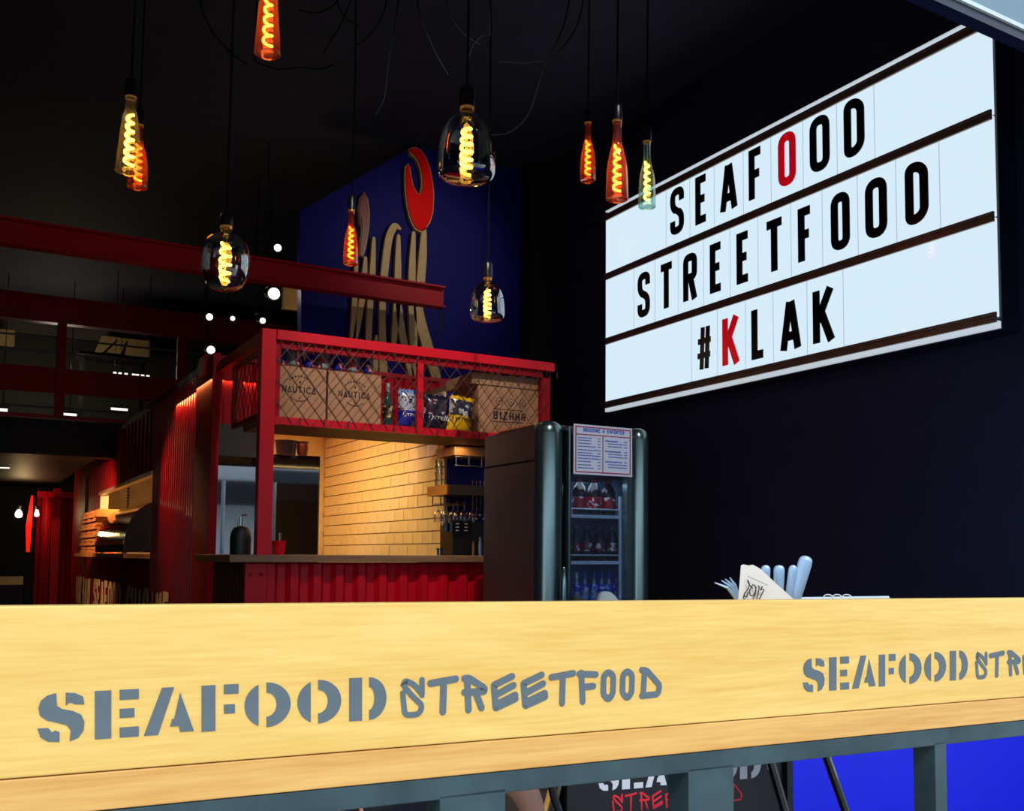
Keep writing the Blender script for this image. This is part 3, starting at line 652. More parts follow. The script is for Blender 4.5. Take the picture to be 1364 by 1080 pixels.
# ------------------------------------------------------------------ kitchen equipment in the bay
YO = 8.2
xo = at_y(428, 650, YO).x; zo = at_y(428, 607, YO).z
ov = thing('glass_door_cabinet', 'tall black refrigerated cabinet with two mirror-dark glass doors in the kitchen bay', 'refrigerator', ((1.75+xo)/2, 8.5, 0))
part('body', black_gloss, ov, (1.72, YO+.04, 0), (xo, 8.95, zo), bevel=.006)
dg = mat('mirror_dark_glass', srgb(18, 24, 30), .03, metal=0, vary=0, spec=1.0); dg.node_tree.nodes['Principled BSDF'].inputs['IOR'].default_value = 2.2
xm = at_y(356, 650, YO).x
for a, b in ((1.74, xm-.01), (xm+.01, xo-.02)):
    d = part('door', dg, ov, (a, YO, .1), (b, YO+.035, zo-.12), bevel=.003)
    hx = 1.80 if a < 1.8 else xm+.05; part('handle', chrome, d, (hx, YO-.04, .8), (hx+.015, YO-.001, 1.7))
mo = at_y(383, 605, 8.4)
nb = thing('storage_tub', 'navy blue tub on top of the black cabinet', 'tub', (mo.x, 8.45, zo))
MB().lathe([(0, 0), (.075, 0), (.09, .12), (.098, .135), (.09, .135), (.07, .02)], (mo.x, 8.45, zo+.001), 20).build('tub', mat('midnight_tub_plastic', srgb(12, 13, 40), .5), nb, smooth=True)
MB().lathe([(0, .0), (.088, .0), (.088, .012), (0, .014)], (mo.x, 8.45, zo+.118), 20).build('tub_filling', near_black, nb)
cp = at_y(405, 605, 8.4)
tag(MB().lathe([(0, 0), (.04, 0), (.05, .09), (.043, .12), (.055, .135), (.04, .11), (.035, .01)], (cp.x, 8.45, zo+.001), 16).build('bucket', mat('wine_red_enamel', srgb(60, 8, 18), .5), smooth=True), 'small wine-red bucket beside the navy tub on the black cabinet', 'bucket')
sd = at_y(320, 738, 6.75)
si = thing('drink_dispenser', 'round-shouldered black drink dispenser with chrome tap on the counter corner', 'dispenser', (sd.x, 6.75, 1.11))
MB().lathe([(0, 0), (.066, 0), (.068, .11), (.062, .15), (.045, .178), (.02, .19), (0, .192)], (sd.x, 6.75, 1.11), 24).build('tank', black_matte, si, smooth=True)
MB().tube([(sd.x, 6.75, 1.30), (sd.x, 6.75, 1.365)], .011, 8).bar((sd.x-.03, 6.75, 1.368), (sd.x+.035, 6.75, 1.374), .014, .012).build('tap', chrome, si)
MB().tube([(sd.x-.028, 6.74, 1.29), (sd.x-.032, 6.74, 1.33)], .008, 8).build('valve', chrome, si)
rb = at_y(371, 737, 6.7)
rk = thing('bucket', 'small bright red bucket standing on the oak counter beside the post', 'bucket', (rb.x, 6.7, 1.11))
MB().lathe([(0, 0), (.034, 0), (.047, .09), (.05, .095), (.044, .09), (.032, .01)], (rb.x, 6.7, 1.11), 18).build('pail', red_paint, rk, smooth=True)
MB().lathe([(0, .05), (.008, .05), (.012, .145), (.006, .15)], (rb.x+.005, 6.7, 1.11), 8).build('bucket_contents', chrome, rk)
# shelves on the blue wall
ZS = at_y(595, 658, 6.95).z
sh = thing('wall_shelf', 'thick wooden shelf on the navy wall carrying stacked glasses', 'shelf', (3.4, 7.1, ZS))
x_s = at_y(595, 650, 6.95).x
part('board', mat('shaded_brown_shelf', srgb(74, 64, 60), .5), sh, (x_s+.012, 6.95, ZS), (XB-.05, 7.32, ZS+.075))  # front face out of the light, its shade put into the grey
part('lit_end', wood_mat('lit_oak_end', srgb(170, 112, 40), srgb(196, 136, 60), .8, axis=1), sh, (x_s, 6.95, ZS), (x_s+.011, 7.32, ZS+.075))  # same shelf's end face, warm light put into the oak colour
rk_m = mat('dark_wire', srgb(70, 62, 54), .3, metal=.8)
mb = MB()
for i in range(6): 
    xx = x_s+.04+i*.07; mb.tube([(xx, 7.30, ZS), (xx, 7.30, ZS-.07), (xx, 6.98, ZS-.07), (xx, 6.98, ZS-.045)], .005, 5)
mb.build('glass_rack', rk_m, sh)
clear = glass('clear_glass', (.93, .95, .93, 1), .22, .5)
g0 = thing('wine_glass', 'upside-down stemmed glass under the thick shelf, front row, leftmost', 'glass', (x_s+.03, 7.05, ZS-.21), 'stemmed glasses hanging under the shelf')
MB().lathe([(.032, 0), (.036, .04), (.03, .075), (.008, .095)], (x_s+.03, 7.05, ZS-.21), 12).build('bowl', clear, g0, smooth=True)
MB().lathe([(.006, .095), (.005, .13), (.006, .15), (.032, .157), (.032, .16), (0, .16)], (x_s+.03, 7.05, ZS-.222), 12).build('stem', clear, g0, smooth=True)
for i in range(1, 7):
    o = copy_tree(g0); o.location.x += (i % 4)*.085; o.location.y += (.12 if i > 3 else 0)+.02*(i % 2); o['label'] = 'upside-down stemmed glass under the thick shelf, '+('front row, '+['', 'second', 'third', 'fourth'][i]+' from the left' if i < 4 else 'back row, '+['first', 'second', 'third'][i-4]+' from the left')
gx = at_y(586, 640, 7.15)
t0 = tag(MB().lathe([(0, 0), (.026, 0), (.034, .058), (.032, .058), (.024, .004)], (gx.x+.0, 7.2, ZS+.0755), 14).build('tumbler', clear, smooth=True), 'clear tumbler in the stack at the left end of the thick shelf', 'glass', 'stacked tumblers on the thick shelf')
t0.location.x = x_s+.045
for i in range(1, 4): o = copy_tree(t0); o.location.z += i*.052; o['label'] = ['second tumbler from the bottom', 'third tumbler from the bottom', 'topmost tumbler'][i-1]+' in the stack on the thick shelf'
ZU = at_y(604, 606, 7.0).z; xu = at_y(604, 600, 7.0).x
us = thing('upper_shelf', 'short oak shelf with a wire ladder rack hung below it', 'shelf', (xu+.3, 7.1, ZU))
part('board', wood_counter, us, (xu, 6.98, ZU), (XB-.05, 7.31, ZU+.07)); mb = MB()
for xx in [xu+.02+i*.11 for i in range(6)]: mb.tube([(xx, 6.99, ZU), (xx, 6.99, ZU-.08)], .005, 5)
for dz in (-.01, -.08): mb.tube([(xu+.01, 6.99, ZU+dz), (XB-.06, 6.99, ZU+dz)], .005, 5)
mb.build('wire_rack', mat('grey_wire', srgb(110, 112, 130), .3, metal=.7), us)
kc = thing('back_counter', 'dark back worktop against the navy wall under the shelves', 'counter', (3.4, 7.2, 0))
part('top', black_matte, kc, (XT+.02-.25, 7.02, 1.04), (XB-.05, 7.32, 1.08)); part('carcass', near_black, kc, (XT-.2, 7.05, 0), (XB-.05, 7.32, 1.04))
cm = at_y(597, 715, 7.1)
co = thing('coffee_machine', 'black coffee machine with two rows of small white buttons at the counter end', 'coffee machine', (cm.x+.12, 7.15, 1.08))
part('body', black_matte, co, (cm.x+.02, 7.06, 1.08), (cm.x+.3, 7.30, 1.37), bevel=.006); part('head', black_gloss, co, (cm.x-.005, 7.03, 1.27), (cm.x+.16, 7.059, 1.385), bevel=.004)
for i in range(2):
    for j in range(3): part('button', cream, co, (cm.x+.03+i*.075, 7.022, 1.30+j*.026), (cm.x+.055+i*.075, 7.03, 1.308+j*.026))
MB().lathe([(0, 0), (.03, 0), (.034, .008), (.02, .012), (.02, .075), (.03, .08), (.03, .085), (0, .085)], (cm.x-.045, 7.16, 1.081), 14).build('portafilter', chrome, co, smooth=True)
MB().lathe([(0, -.012), (.038, -.012), (.038, .012), (0, .012)], (cm.x-.02, 7.1, 1.33), 16, axis=(0, -1, 0)).build('dial', chrome, co)
b0 = tag(MB().lathe([(0, 0), (.016, 0), (.016, .12), (.010, .15), (.010, .175), (0, .176)], (cm.x+.245, 7.04, 1.081), 12).build('flask', mat('pale_steel_flask', srgb(150, 170, 190), .25, metal=.6), smooth=True), 'slim pale steel flask beside the black coffee machine', 'flask')
b1 = tag(MB().lathe([(0, 0), (.013, 0), (.013, .11), (.008, .14), (0, .145)], (cm.x+.185, 7.035, 1.081), 12).build('flask', mat('copper_flask', srgb(170, 120, 80), .3, metal=.6), smooth=True), 'thin copper-toned flask between machine and steel flask', 'flask')
pb_ = None
for i in range(9):
    if pb_ is None:
        pb_ = tag(MB().lathe([(0, 0), (.05, 0), (.06, .012), (.06, .016), (0, .006)], (cm.x+.345, 7.12, 1.081), 18).build('saucer', mat('white_china', srgb(225, 215, 205), .3), smooth=True), 'white saucer in the stack beside the slim steel flask', 'saucer', 'stacked saucers on the back counter')
    else: o = pb_.copy(); C.objects.link(o); o.location.z += i*.024; o['label'] = 'white saucer beside the slim steel flask, '+['second', 'third', 'fourth', 'fifth', 'sixth', 'seventh', 'eighth', 'ninth'][i-1]+' up from the bottom of the stack'
# hanging utensils near right end
mb_u = None
for i in range(5):
    xx = at_y(628+i*5, 650, 6.98).x; zt_ = at_y(628, 640, 6.98).z
    t = thing('ladle', 'long steel ladle in front of the navy wall, '+['first', 'second', 'third', 'fourth', 'fifth'][i]+' of five from the left', 'ladle', (xx, 6.96, zt_-.3), 'ladles hanging by the navy wall')
    MB().tube([(xx, 6.96, zt_), (xx+.004, 6.955, zt_-.12), (xx, 6.96, zt_-.26-.03*(i % 2))], .004, 6).build('handle', chrome, t)
    MB().lathe([(0, -.012), (.016, -.006), (.02, .008), (.018, .008)], (xx, 6.955, zt_-.27-.03*(i % 2)), 10).build('scoop', chrome, t, smooth=True)
# ------------------------------------------------------------------ cage contents
ZC = zc0+.056
fp = Plane((0, YF+.09, 0), (1,0,0), (0,0,1))
def text_strokes(mb, s, x, z, h, wd, pl_, off, adv=.8, dp=.0015):
    for ch in s:
        if ch not in G: x += h*adv; continue
        wch = h*(.62 if ch != 'I' else .3); glyph(mb, ch, (x, z), (x+wch, z), (x+wch, z+h), (x, z+h), wd, pl_.T(off), pl_.n*dp); x += wch+h*(adv-.62)
    return x
ang_ = lambda c, r, a: (c[0]+r*math.cos(a), c[1]+r*math.sin(a))
def carton(x0, x1, y0, y1, z0, z1, label, name='cardboard_box'):
    t = thing(name, label, 'box', ((x0+x1)/2, (y0+y1)/2, z0))
    part('carton', kraft, t, (x0, y0, z0), (x1, y1, z1), bevel=.004)
    part('tape', mat('brown_tape', srgb(140, 96, 60), .35), t, (x0+.01, (y0+y1)/2-.03, z1), (x1-.01, (y0+y1)/2+.03, z1+.001)); return t
y_f = YF+.10
bx = [at_y(u, 520, y_f).x for u in (363, 434.5, 437, 508)]
zt1 = at_y(400, 489, y_f).z
for i, (a, b) in enumerate(((bx[0], bx[1]), (bx[2], bx[3]))):
    t = carton(a, b, y_f, y_f+.33, ZC, zt1, ('left' if i == 0 else 'right')+' one of two branded kraft cartons standing below the row of cans')
    P2 = Plane((0, y_f, 0), (1,0,0), (0,0,1)); mb = MB(); cx_ = (a+b)/2; cz = (ZC+zt1)/2+.02
    text_strokes(mb, 'NdUTICd', cx_-.118, cz-.02, .045, .007, P2, .0, adv=.79)
    mb.ribbon([ang_((cx_, cz+.01), .085, a_) for a_ in [PI*1.25+j*PI*.5/8 for j in range(9)]], .005, P2.T(0), P2.n*.0015)
    for j in range(8):
        a_ = PI*.25+j*PI*.5/7; pt = ang_((cx_, cz+.0), .095, a_); mb.ribbon([(pt[0]-.006, pt[1]), (pt[0]+.006, pt[1])], .01, P2.T(0), P2.n*.0015)
    mb.ribbon([(cx_-.005, cz+.055), (cx_+.006, cz+.055)], .016, P2.T(0), P2.n*.0015); mb.ribbon([(cx_-.003, cz-.055), (cx_+.003, cz-.055)], .014, P2.T(0), P2.n*.0015)
    mb.build('printed_logo', ink, t, kind='stuff')
def can_mat(name, base_c, spots):
    m = bpy.data.materials.new(name); m.use_nodes = True; n = m.node_tree; b = n.nodes['Principled BSDF']; b.inputs['Roughness'].default_value = .25; b.inputs['Metallic'].default_value = .3
    t = n.nodes.new('ShaderNodeTexCoord'); ns = n.nodes.new('ShaderNodeTexNoise'); ns.inputs['Scale'].default_value = 22; ns.inputs['Detail'].default_value = 1
    oi = n.nodes.new('ShaderNodeObjectInfo'); ad = n.nodes.new('ShaderNodeVectorMath'); n.links.new(t.outputs['Object'], ad.inputs[0]); n.links.new(oi.outputs['Location'], ad.inputs[1]); n.links.new(ad.outputs[0], ns.inputs['Vector'])
    r = n.nodes.new('ShaderNodeValToRGB'); r.color_ramp.interpolation = 'CONSTANT'; n.links.new(ns.outputs[0], r.inputs[0])
    r.color_ramp.elements[0].position = 0; r.color_ramp.elements[0].color = base_c
    r.color_ramp.elements[1].position = .54; r.color_ramp.elements[1].color = spots[0]
    e = r.color_ramp.elements.new(.62); e.color = spots[1]
    n.links.new(r.outputs[0], b.inputs['Base Color']); return m
blue_can = can_mat('blue_can_print', srgb(28, 26, 140), (srgb(240, 130, 40), srgb(245, 225, 205)))
grey_can = can_mat('silver_can_print', srgb(130, 145, 140), (srgb(205, 40, 60), srgb(240, 205, 200)))
def make_can(x, y, z, m, label, group, h=.118, r=.034):
    t = thing('drink_can', label, 'can', (x, y, z), group)
    MB().lathe([(r*.8, .006), (r, .014), (r, h-.012), (r*.85, h-.004)], (x, y, z), 18).build('can_body', m, t, smooth=True)
    MB().lathe([(0, .004), (r*.72, 0), (r*.8, .006)], (x, y, z), 18).build('can_base', chrome, t); MB().lathe([(r*.85, h-.004), (r*.85, h), (r*.78, h-.004), (0, h-.005)], (x, y, z), 18).build('can_lid', chrome, t); return t
ordn = ['first', 'second', 'third', 'fourth', 'fifth', 'sixth', 'seventh']
for i in range(7):
    x = at_y(371.5+i*19.4, 470, y_f+.05).x
    make_can(x, y_f+.045, zt1+.0015, grey_can if i % 2 else blue_can, ('silver and red' if i % 2 else 'blue and orange')+' drink can on the cartons, '+ordn[i]+' from the red post', 'drink cans in a row on the cartons', h=.128, r=.044)
# glass bottles left of the divider
x = at_y(517, 540, y_f+.05).x
bo = thing('spirit_bottle', 'dark green bottle with pale label between the carton and the blue crisp bag', 'bottle', (x, y_f+.06, ZC))
MB().lathe([(0, 0), (.034, 0), (.036, .16), (.03, .2), (.014, .25), (.014, .31), (0, .31)], (x, y_f+.06, ZC), 18).build('bottle_glass', mat('bottle_green', srgb(40, 60, 58), .1, vary=0), bo, smooth=True)
MB().lathe([(.0365, .06), (.037, .15)], (x, y_f+.06, ZC), 18).build('bottle_label', can_mat('bottle_label_print', srgb(60, 46, 40), (srgb(226, 196, 110), srgb(120, 170, 165))), bo, smooth=True)
MB().lathe([(.0155, .25), (.016, .315), (0, .316)], (x, y_f+.06, ZC), 14).build('bottle_capsule', mat('foil_capsule', srgb(190, 185, 176), .3, metal=.6), bo, smooth=True)
def text_mesh(s, size, loc, m, parent, tilt=0):
    cu = bpy.data.curves.new('printed_word', 'FONT'); cu.body = s; cu.size = size; cu.extrude = .0005; cu.align_x = 'CENTER'; cu.shear = .2
    o = bpy.data.objects.new('tmp', cu); C.objects.link(o); bpy.context.view_layer.update()
    me = bpy.data.meshes.new_from_object(o.evaluated_get(bpy.context.evaluated_depsgraph_get())); bpy.data.objects.remove(o)
    me.materials.clear(); me.materials.append(m); n = bpy.data.objects.new('printed_word', me); C.objects.link(n)
    n.parent = parent; n.location = Vector(loc)-wpos(parent); n.rotation_euler = (PI/2, tilt, 0); return n
def bag(u0, u1, v1, v0, y, mt, mp, mband, wordm, label, tilt=0, z0=ZC):
    a, b = at_y(u0, v0, y).x, at_y(u1, v0, y).x; h = at_y((u0+u1)/2, v1, y).z-z0; cx_ = (a+b)/2; w_ = b-a
    t = thing('crisp_bag', label, 'bag', (cx_, y, z0)); NX, NZ = 12, 16
    def pt(i, j, s):
        p, q2 = i/NX*2-1, j/NZ*2-1
        k = max(0, (1-abs(p)**2.6))*max(0, (1-abs(q2)**3.2)); th = .045*k**.6
        xx = p*w_/2*(1-.07*(1-q2*q2)); zz = (j/NZ)*h+.006*math.sin(i*2.1)*(abs(q2) > .9)
        return Vector((cx_+xx, y+s*th+.004*math.sin(i*1.7+j*2.3)*k, z0+.003+zz))
    vs = [pt(i, j, s) for s in (-1, 1) for j in range(NZ+1) for i in range(NX+1)]; N1 = NX+1; fs = []; mi = []
    for s in (0, 1):
        o = s*N1*(NZ+1)
        for j in range(NZ):
            for i in range(NX):
                fs.append((o+j*N1+i, o+j*N1+i+1, o+(j+1)*N1+i+1, o+(j+1)*N1+i))
                mi.append(0 if j < NZ*.42 else (2 if j > NZ-3 else 1))
    mb = MB(); mb.v = vs; mb.f = fs; mb.mi = mi
    mb.rot((cx_, y, z0), tilt, 'Y')
    pch = mb.build('bag_pouch', [mp, mt, mband], t, smooth=True)
    text_mesh('Tyrrells', w_*.30, (cx_+.005, y-.048, z0+h*.30), wordm, pch, -tilt*.5+.1); return t
pic = can_mat('bag_picture_light', srgb(200, 205, 215), (srgb(60, 66, 88), srgb(226, 214, 196)))
pic2 = can_mat('bag_picture_dark', srgb(52, 50, 62), (srgb(96, 24, 54), srgb(190, 195, 190)))
pic3 = can_mat('bag_picture_yellow', srgb(50, 50, 66), (srgb(215, 218, 222), srgb(225, 200, 165)))
wht = mat('white_print', srgb(235, 235, 225), .6, vary=0)
bag(529, 556, 519, 569, y_f+.06, pic, mat('blue_foil', srgb(24, 38, 150), .3), mat('white_blue_foil', srgb(120, 160, 215), .3), wht, 'blue crisp bag left of the cage divider')
bag(563, 595, 527, 572, y_f+.06, pic2, mat('midnight_foil', srgb(22, 24, 48), .3), mat('midnight_foil', srgb(22, 24, 48), .3), wht, 'midnight-dark crisp bag right of the cage divider')
bag(594, 627, 528, 574, y_f+.055, pic3, mat('yellow_foil', srgb(232, 178, 20), .3), mat('yellow_foil', srgb(232, 178, 20), .3), ink, 'bright yellow crisp bag beside the large carton', .1)
x = at_y(587, 520, y_f+.2).x
bt2 = thing('spirit_bottle', 'black bottle with white neck marks behind the midnight crisp bag', 'bottle', (x, y_f+.22, ZC))
MB().lathe([(0, 0), (.05, 0), (.052, .18), (.045, .22), (.016, .27), (.016, .3), (0, .3)], (x, y_f+.22, ZC), 18).build('bottle_glass', black_gloss, bt2, smooth=True)
MB().lathe([(.017, .27), (.017, .305), (0, .306)], (x, y_f+.22, ZC), 12).build('bottle_capsule', wht, bt2)
# large carton with tray on top
xa, xb2 = at_y(637, 540, y_f).x, at_y(724, 540, y_f).x; z2 = at_y(640, 512, y_f).z
t = carton(xa, xb2, y_f, y_f+.45, ZC, z2, 'large kraft carton at the right end of the wire cage')
P2 = Plane((0, y_f, 0), (1,0,0), (0,0,1)); mb = MB(); xt, ztx = at_y(657, 556, y_f).x, at_y(657, 558, y_f).z
text_strokes(mb, 'BIZHHR', xt, ztx, .062, .012, P2, 0, adv=.84)
mb.ribbon([(xt-.005, ztx-.018), (xt+.26, ztx-.012)], .006, P2.T(0), P2.n*.0015); mb.ribbon([(xt-.0, ztx+.078), (xt+.25, ztx+.08)], .005, P2.T(0), P2.n*.0015)
for k in range(3): mb.ribbon([ang_((xt+.05+k*.1, ztx+.14), .026, j*2*PI/12) for j in range(12)], .004, P2.T(0), P2.n*.0015, True); mb.ribbon([(xt+.046+k*.1, ztx+.14), (xt+.054+k*.1, ztx+.14)], .014, P2.T(0), P2.n*.0015)
mb.build('printed_logo', ink, t, kind='stuff')
xa2, xb3 = at_y(628, 500, y_f).x, at_y(725, 500, y_f).x; z3 = at_y(640, 497, y_f).z
t = thing('carton_tray', 'shallow kraft tray of cans lying on top of the large carton', 'box', ((xa2+xb3)/2, y_f+.2, z2))
MB().box((xa2, y_f-.01, z2+.002), (xb3, y_f, z3)).box((xa2, y_f, z2+.002), (xa2+.008, y_f+.44, z3)).box((xb3-.008, y_f, z2+.002), (xb3, y_f+.44, z3)).box((xa2, y_f+.44, z2+.002), (xb3, y_f+.45, z3)).box((xa2+.008, y_f, z2+.002), (xb3-.008, y_f+.44, z2+.008)).build('tray', kraft, t)
for i in range(9):
    x = xa2+.045+i*(xb3-xa2-.09)/8
    make_can(x, y_f+.05, z2+.01, blue_can, 'blue drink can in the shallow kraft tray, '+(ordn+['eighth', 'ninth'])[i]+' of nine from the left', 'cans in the kraft tray', h=.125, r=.026)
# ------------------------------------------------------------------ pendant bulbs
GL = {'red': glass('red_bulb_glass', (1, .20, .10, 1), .16, scat=.12), 'pink': glass('pink_bulb_glass', (1, .28, .28, 1), .16, scat=.12), 'clear': glass('clear_bulb_glass', (.97, .97, .85, 1), .16, scat=.04),
      'teal': glass('teal_bulb_glass', (.62, .95, .92, 1), .18, scat=.06), 'smoke': glass('smoky_bulb_glass', (.74, .76, .72, 1), .30, .6)}
fil = mat('glowing_filament', (1, .6, .2, 1), .5, vary=0, emit=(1, .50, .055, 1), estr=11.0)
sock = mat('black_socket', srgb(14, 15, 26), .35, vary=0); brass = mat('warm_brass_cap', srgb(220, 150, 60), .25, metal=1, vary=0, emit=(1, .5, .12, 1), estr=.1)  # faint emission puts the bulb's amber glow into the cap
def bulb(u, v0, v1, wpx, t, kind, col, label, cordtop=None, sock_px=40):
    top = at_t(u, v0, t); bot = at_t(u, v1, t); h = (top-bot).length; R = wpx/2*t/F_
    c = Vector((bot.x, bot.y, bot.z)); b = thing('pendant_bulb', label, 'pendant lamp', c, 'decorative filament bulbs hanging from black cords')
    if kind == 'bottle': pr_ = [(0, .03), (.7, .01), (.93, 0), (1, .03), (.97, .25), (.88, .45), (.62, .62), (.42, .74), (.38, .9), (.40, .97), (.42, 1)]
    elif kind == 'cone': pr_ = [(0, .05), (.75, .02), (.96, 0), (1, .03), (.86, .3), (.66, .66), (.5, .8), (.42, .86), (.42, 1)]
    elif kind == 'bell': pr_ = [(0, .0), (.35, .005), (.75, .03), (.93, .08), (1, .16), (1, .32), (.94, .55), (.78, .74), (.52, .87), (.28, .93), (.22, .97), (.22, 1)]
    else: pr_ = [(0, 0), (.3, .015), (.6, .06), (.85, .17), (.98, .34), (1, .5), (.93, .68), (.75, .82), (.5, .89), (.25, .93), (.22, 1)]
    pr2 = [Vector((a, z)) for a, z in pr_]; sm = []
    for i in range(len(pr2)-1):
        for k in range(3):
            tt = k/3.0; A, B, D_, E = pr2[max(i-1, 0)], pr2[i], pr2[i+1], pr2[min(i+2, len(pr2)-1)]
            sm.append(.5*((2*B)+(D_-A)*tt+(2*A-5*B+4*D_-E)*tt*tt+(3*B-A-3*D_+E)*tt**3))
    sm.append(pr2[-1])
    env_ = MB().lathe([(max(0, p.x)*R, p.y*h) for p in sm], c, 36).build('glass_envelope', GL[col], b, smooth=True)
    fr_ = {'bottle': (.36, .12, .70), 'cone': (.40, .10, .78), 'bell': (.17, .10, .74), 'globe': (.2, .16, .76)}[kind]
    rr = R*fr_[0]; z0, z1 = h*fr_[1], h*fr_[2]; turns = {'bottle': 5.5, 'cone': 6, 'bell': 6, 'globe': 4.5}[kind]
    if kind in ('bottle', 'cone'): rr = R*.34
    N = int(turns*16); fr2 = max(.006, R*(.062 if kind in ('bell', 'globe') else .12))
    tap = lambda s: 1-.35*s if kind in ('bottle', 'cone') else .8+.3*math.sin(s*PI)
    MB().tube([c+Vector((math.cos(2*PI*turns*i/N)*rr*tap(i/N), math.sin(2*PI*turns*i/N)*rr*tap(i/N), z0+(z1-z0)*i/N)) for i in range(N+1)], fr2, 6).build('filament', fil, env_, smooth=True)
    MB().tube([c+Vector((0, 0, z0*.9)), c+Vector((0, 0, h*.98))], [R*.04, R*.07], 8).build('glass_stem', clear, env_, smooth=True)
    rn = R*{'bottle': .42, 'cone': .42, 'bell': .24, 'globe': .24}[kind]
    sr, shh = max(rn*1.1, .026), sock_px*t/F_
    sk_ = MB().lathe([(sr, .008), (sr*1.02, .014), (sr*1.02, shh*.75), (sr*.8, shh*.9), (sr*.25, shh)], c+Vector((0, 0, h)), 20, cap=True).build('socket', sock, b, smooth=True)
    MB().lathe([(rn*1.02, -.004), (rn*1.05, .012), (0, .013)], c+Vector((0, 0, h)), 20).build('cap', brass, sk_, smooth=True)
    sp_ = c+Vector((0, 0, h+shh)); ct = Vector((sp_.x, sp_.y, CEIL))
    MB().tube([sp_-Vector((0, 0, .02)), sp_*.5+ct*.5+Vector((.006, 0, 0)), ct], .0055, 6).build('cord', cord_m, b)
    MB().lathe([(0, 0), (.03, 0), (.03, .03), (0, .03)], ct-Vector((0, 0, .03)), 12).build('ceiling_hook', black_matte, b)
    return c+Vector((0, 0, h*.45))
bulb(356, -52, 72, 34, 4.2, 'cone', 'pink', 'pink tapered filament bulb cut off by the top edge of the picture')
bulb(171, 128, 229, 33, 5.4, 'cone', 'clear', 'clear tapered filament bulb at the upper left', sock_px=28)
bulb(183, 166, 250, 25, 6.0, 'bottle', 'red', 'red bottle-shaped bulb overlapping the clear tapered one', sock_px=24)
bulb(299, 302, 388, 63, 5.0, 'globe', 'smoke', 'smoky round-bellied bulb in front of the long red beam', sock_px=22)
bulb(621, 143, 242, 77, 4.4, 'bell', 'smoke', 'largest smoky bell-shaped bulb, top centre', sock_px=34)
bulb(467, 280, 352, 20, 6.6, 'bottle', 'red', 'small red bottle bulb hanging before the wooden logo', sock_px=24)
bulb(649, 371, 428, 46, 6.3, 'bell', 'smoke', 'small smoky bell bulb against the navy wall', sock_px=26)
bulb(783, 163, 241, 21, 6.2, 'bottle', 'red', 'small orange-red bottle bulb, left one of three by the lit sign', sock_px=20)
bulb(822, 160, 266, 30, 4.8, 'bottle', 'pink', 'large pink-red bottle bulb, middle one of three by the lit sign', sock_px=26)
bulb(862, 188, 276, 23, 5.6, 'bottle', 'teal', 'teal-tinted bottle bulb overlapping the corner of the lit sign', sock_px=24)
# added unseen spotlights brightening the kitchen front and the fridge (above the frame)
t = thing('added_spotlight', 'added black fill spotlight aimed at the red kitchen front, above the picture', 'lamp', (1.9, 3.3, 4.8))
ax_ = (Vector((2.7, 6.5, 2.3))-Vector((1.9, 3.3, 4.75))).normalized()
MB().lathe([(.05, -.16), (.06, -.02), (.062, -.02), (.055, -.17), (0, -.17)], Vector((1.9, 3.3, 4.75))+ax_*.0, 16, axis=tuple(ax_)).build('shade', black_matte, t, smooth=True)
MB().lathe([(0, -.03), (.05, -.03), (.05, -.04), (0, -.04)], (1.9, 3.3, 4.75), 16, axis=tuple(ax_)).build('lens', lamp_m, t)
MB().tube([(1.9, 3.22, 4.85), (1.9, 3.2, CEIL)], .012, 6).build('stem', black_matte, t)
t = thing('added_spotlight', 'added black fill spotlight aimed at the silver fridge, above the picture', 'lamp', (2.6, 2.3, 4.8))
ax_ = (Vector((3.2, 4.97, 1.6))-Vector((2.6, 2.3, 4.75))).normalized()
MB().lathe([(.05, -.16), (.06, -.02), (.062, -.02), (.055, -.17), (0, -.17)], (2.6, 2.3, 4.75), 16, axis=tuple(ax_)).build('shade', black_matte, t, smooth=True)
MB().lathe([(0, -.03), (.05, -.03), (.05, -.04), (0, -.04)], (2.6, 2.3, 4.75), 16, axis=tuple(ax_)).build('lens', lamp_m, t)
MB().tube([(2.6, 2.24, 4.88), (2.6, 2.24, CEIL)], .012, 6).build('stem', black_matte, t)
# loose cables swagged below the ceiling
def swag(pts, label, t=5.6, r=.0042):
    P = [at_t(u, v, t) for u, v in pts]; out = []
    for i in range(len(P)-1):
        for k in range(6):
            tt = k/6.0; A, B, D_, E = P[max(i-1, 0)], P[i], P[i+1], P[min(i+2, len(P)-1)]
            out.append(.5*((2*B)+(D_-A)*tt+(2*A-5*B+4*D_-E)*tt*tt+(3*B-A-3*D_+E)*tt**3))
    out.append(P[-1])
    e = out[0]
    if e.z < CEIL-.1: out = [Vector((e.x, e.y, CEIL-.01)), Vector((e.x, e.y, (e.z+CEIL)/2))]+out
    tag(MB().tube(out, r, 6).build('power_cable', mat('loose_black_cable', srgb(7, 7, 9), .7, vary=0, spec=.1)), label, 'cable', 'loose cables looping below the ceiling')
swag([(783,-40),(770,30),(740,72),(705,84),(665,82)], 'cable looping from above the small red bulb to the left, upper loop')
swag([(768,-60),(752,30),(724,92),(705,150),(680,176),(655,180)], 'cable falling in a long curve right of the largest smoky bulb')
swag([(553,-30),(557,10),(575,60),(597,100)], 'cable slanting down just left of the largest smoky bulb')
swag([(590,-20),(600,20),(618,46),(640,60)], 'short cable slanting behind the cord of the largest bulb')
swag([(535,-30),(528,20),(518,80),(512,130),(500,153)], 'cable with a bright metal hook end left of centre')
swag([(520,-40),(513,10),(498,40),(476,60)], 'short curved cable ending near the hook of the logo bulb cord')
swag([(475,-20),(455,30),(440,55),(430,72)], 'short slanting cable right of the pink top bulb')
swag([(447,-30),(450,5),(462,25),(478,34)], 'cable crossing the short slanting one near the top')
swag([(265,-20),(268,10),(285,45),(310,72),(330,86)], 'thin cable curving left of the pink top bulb')
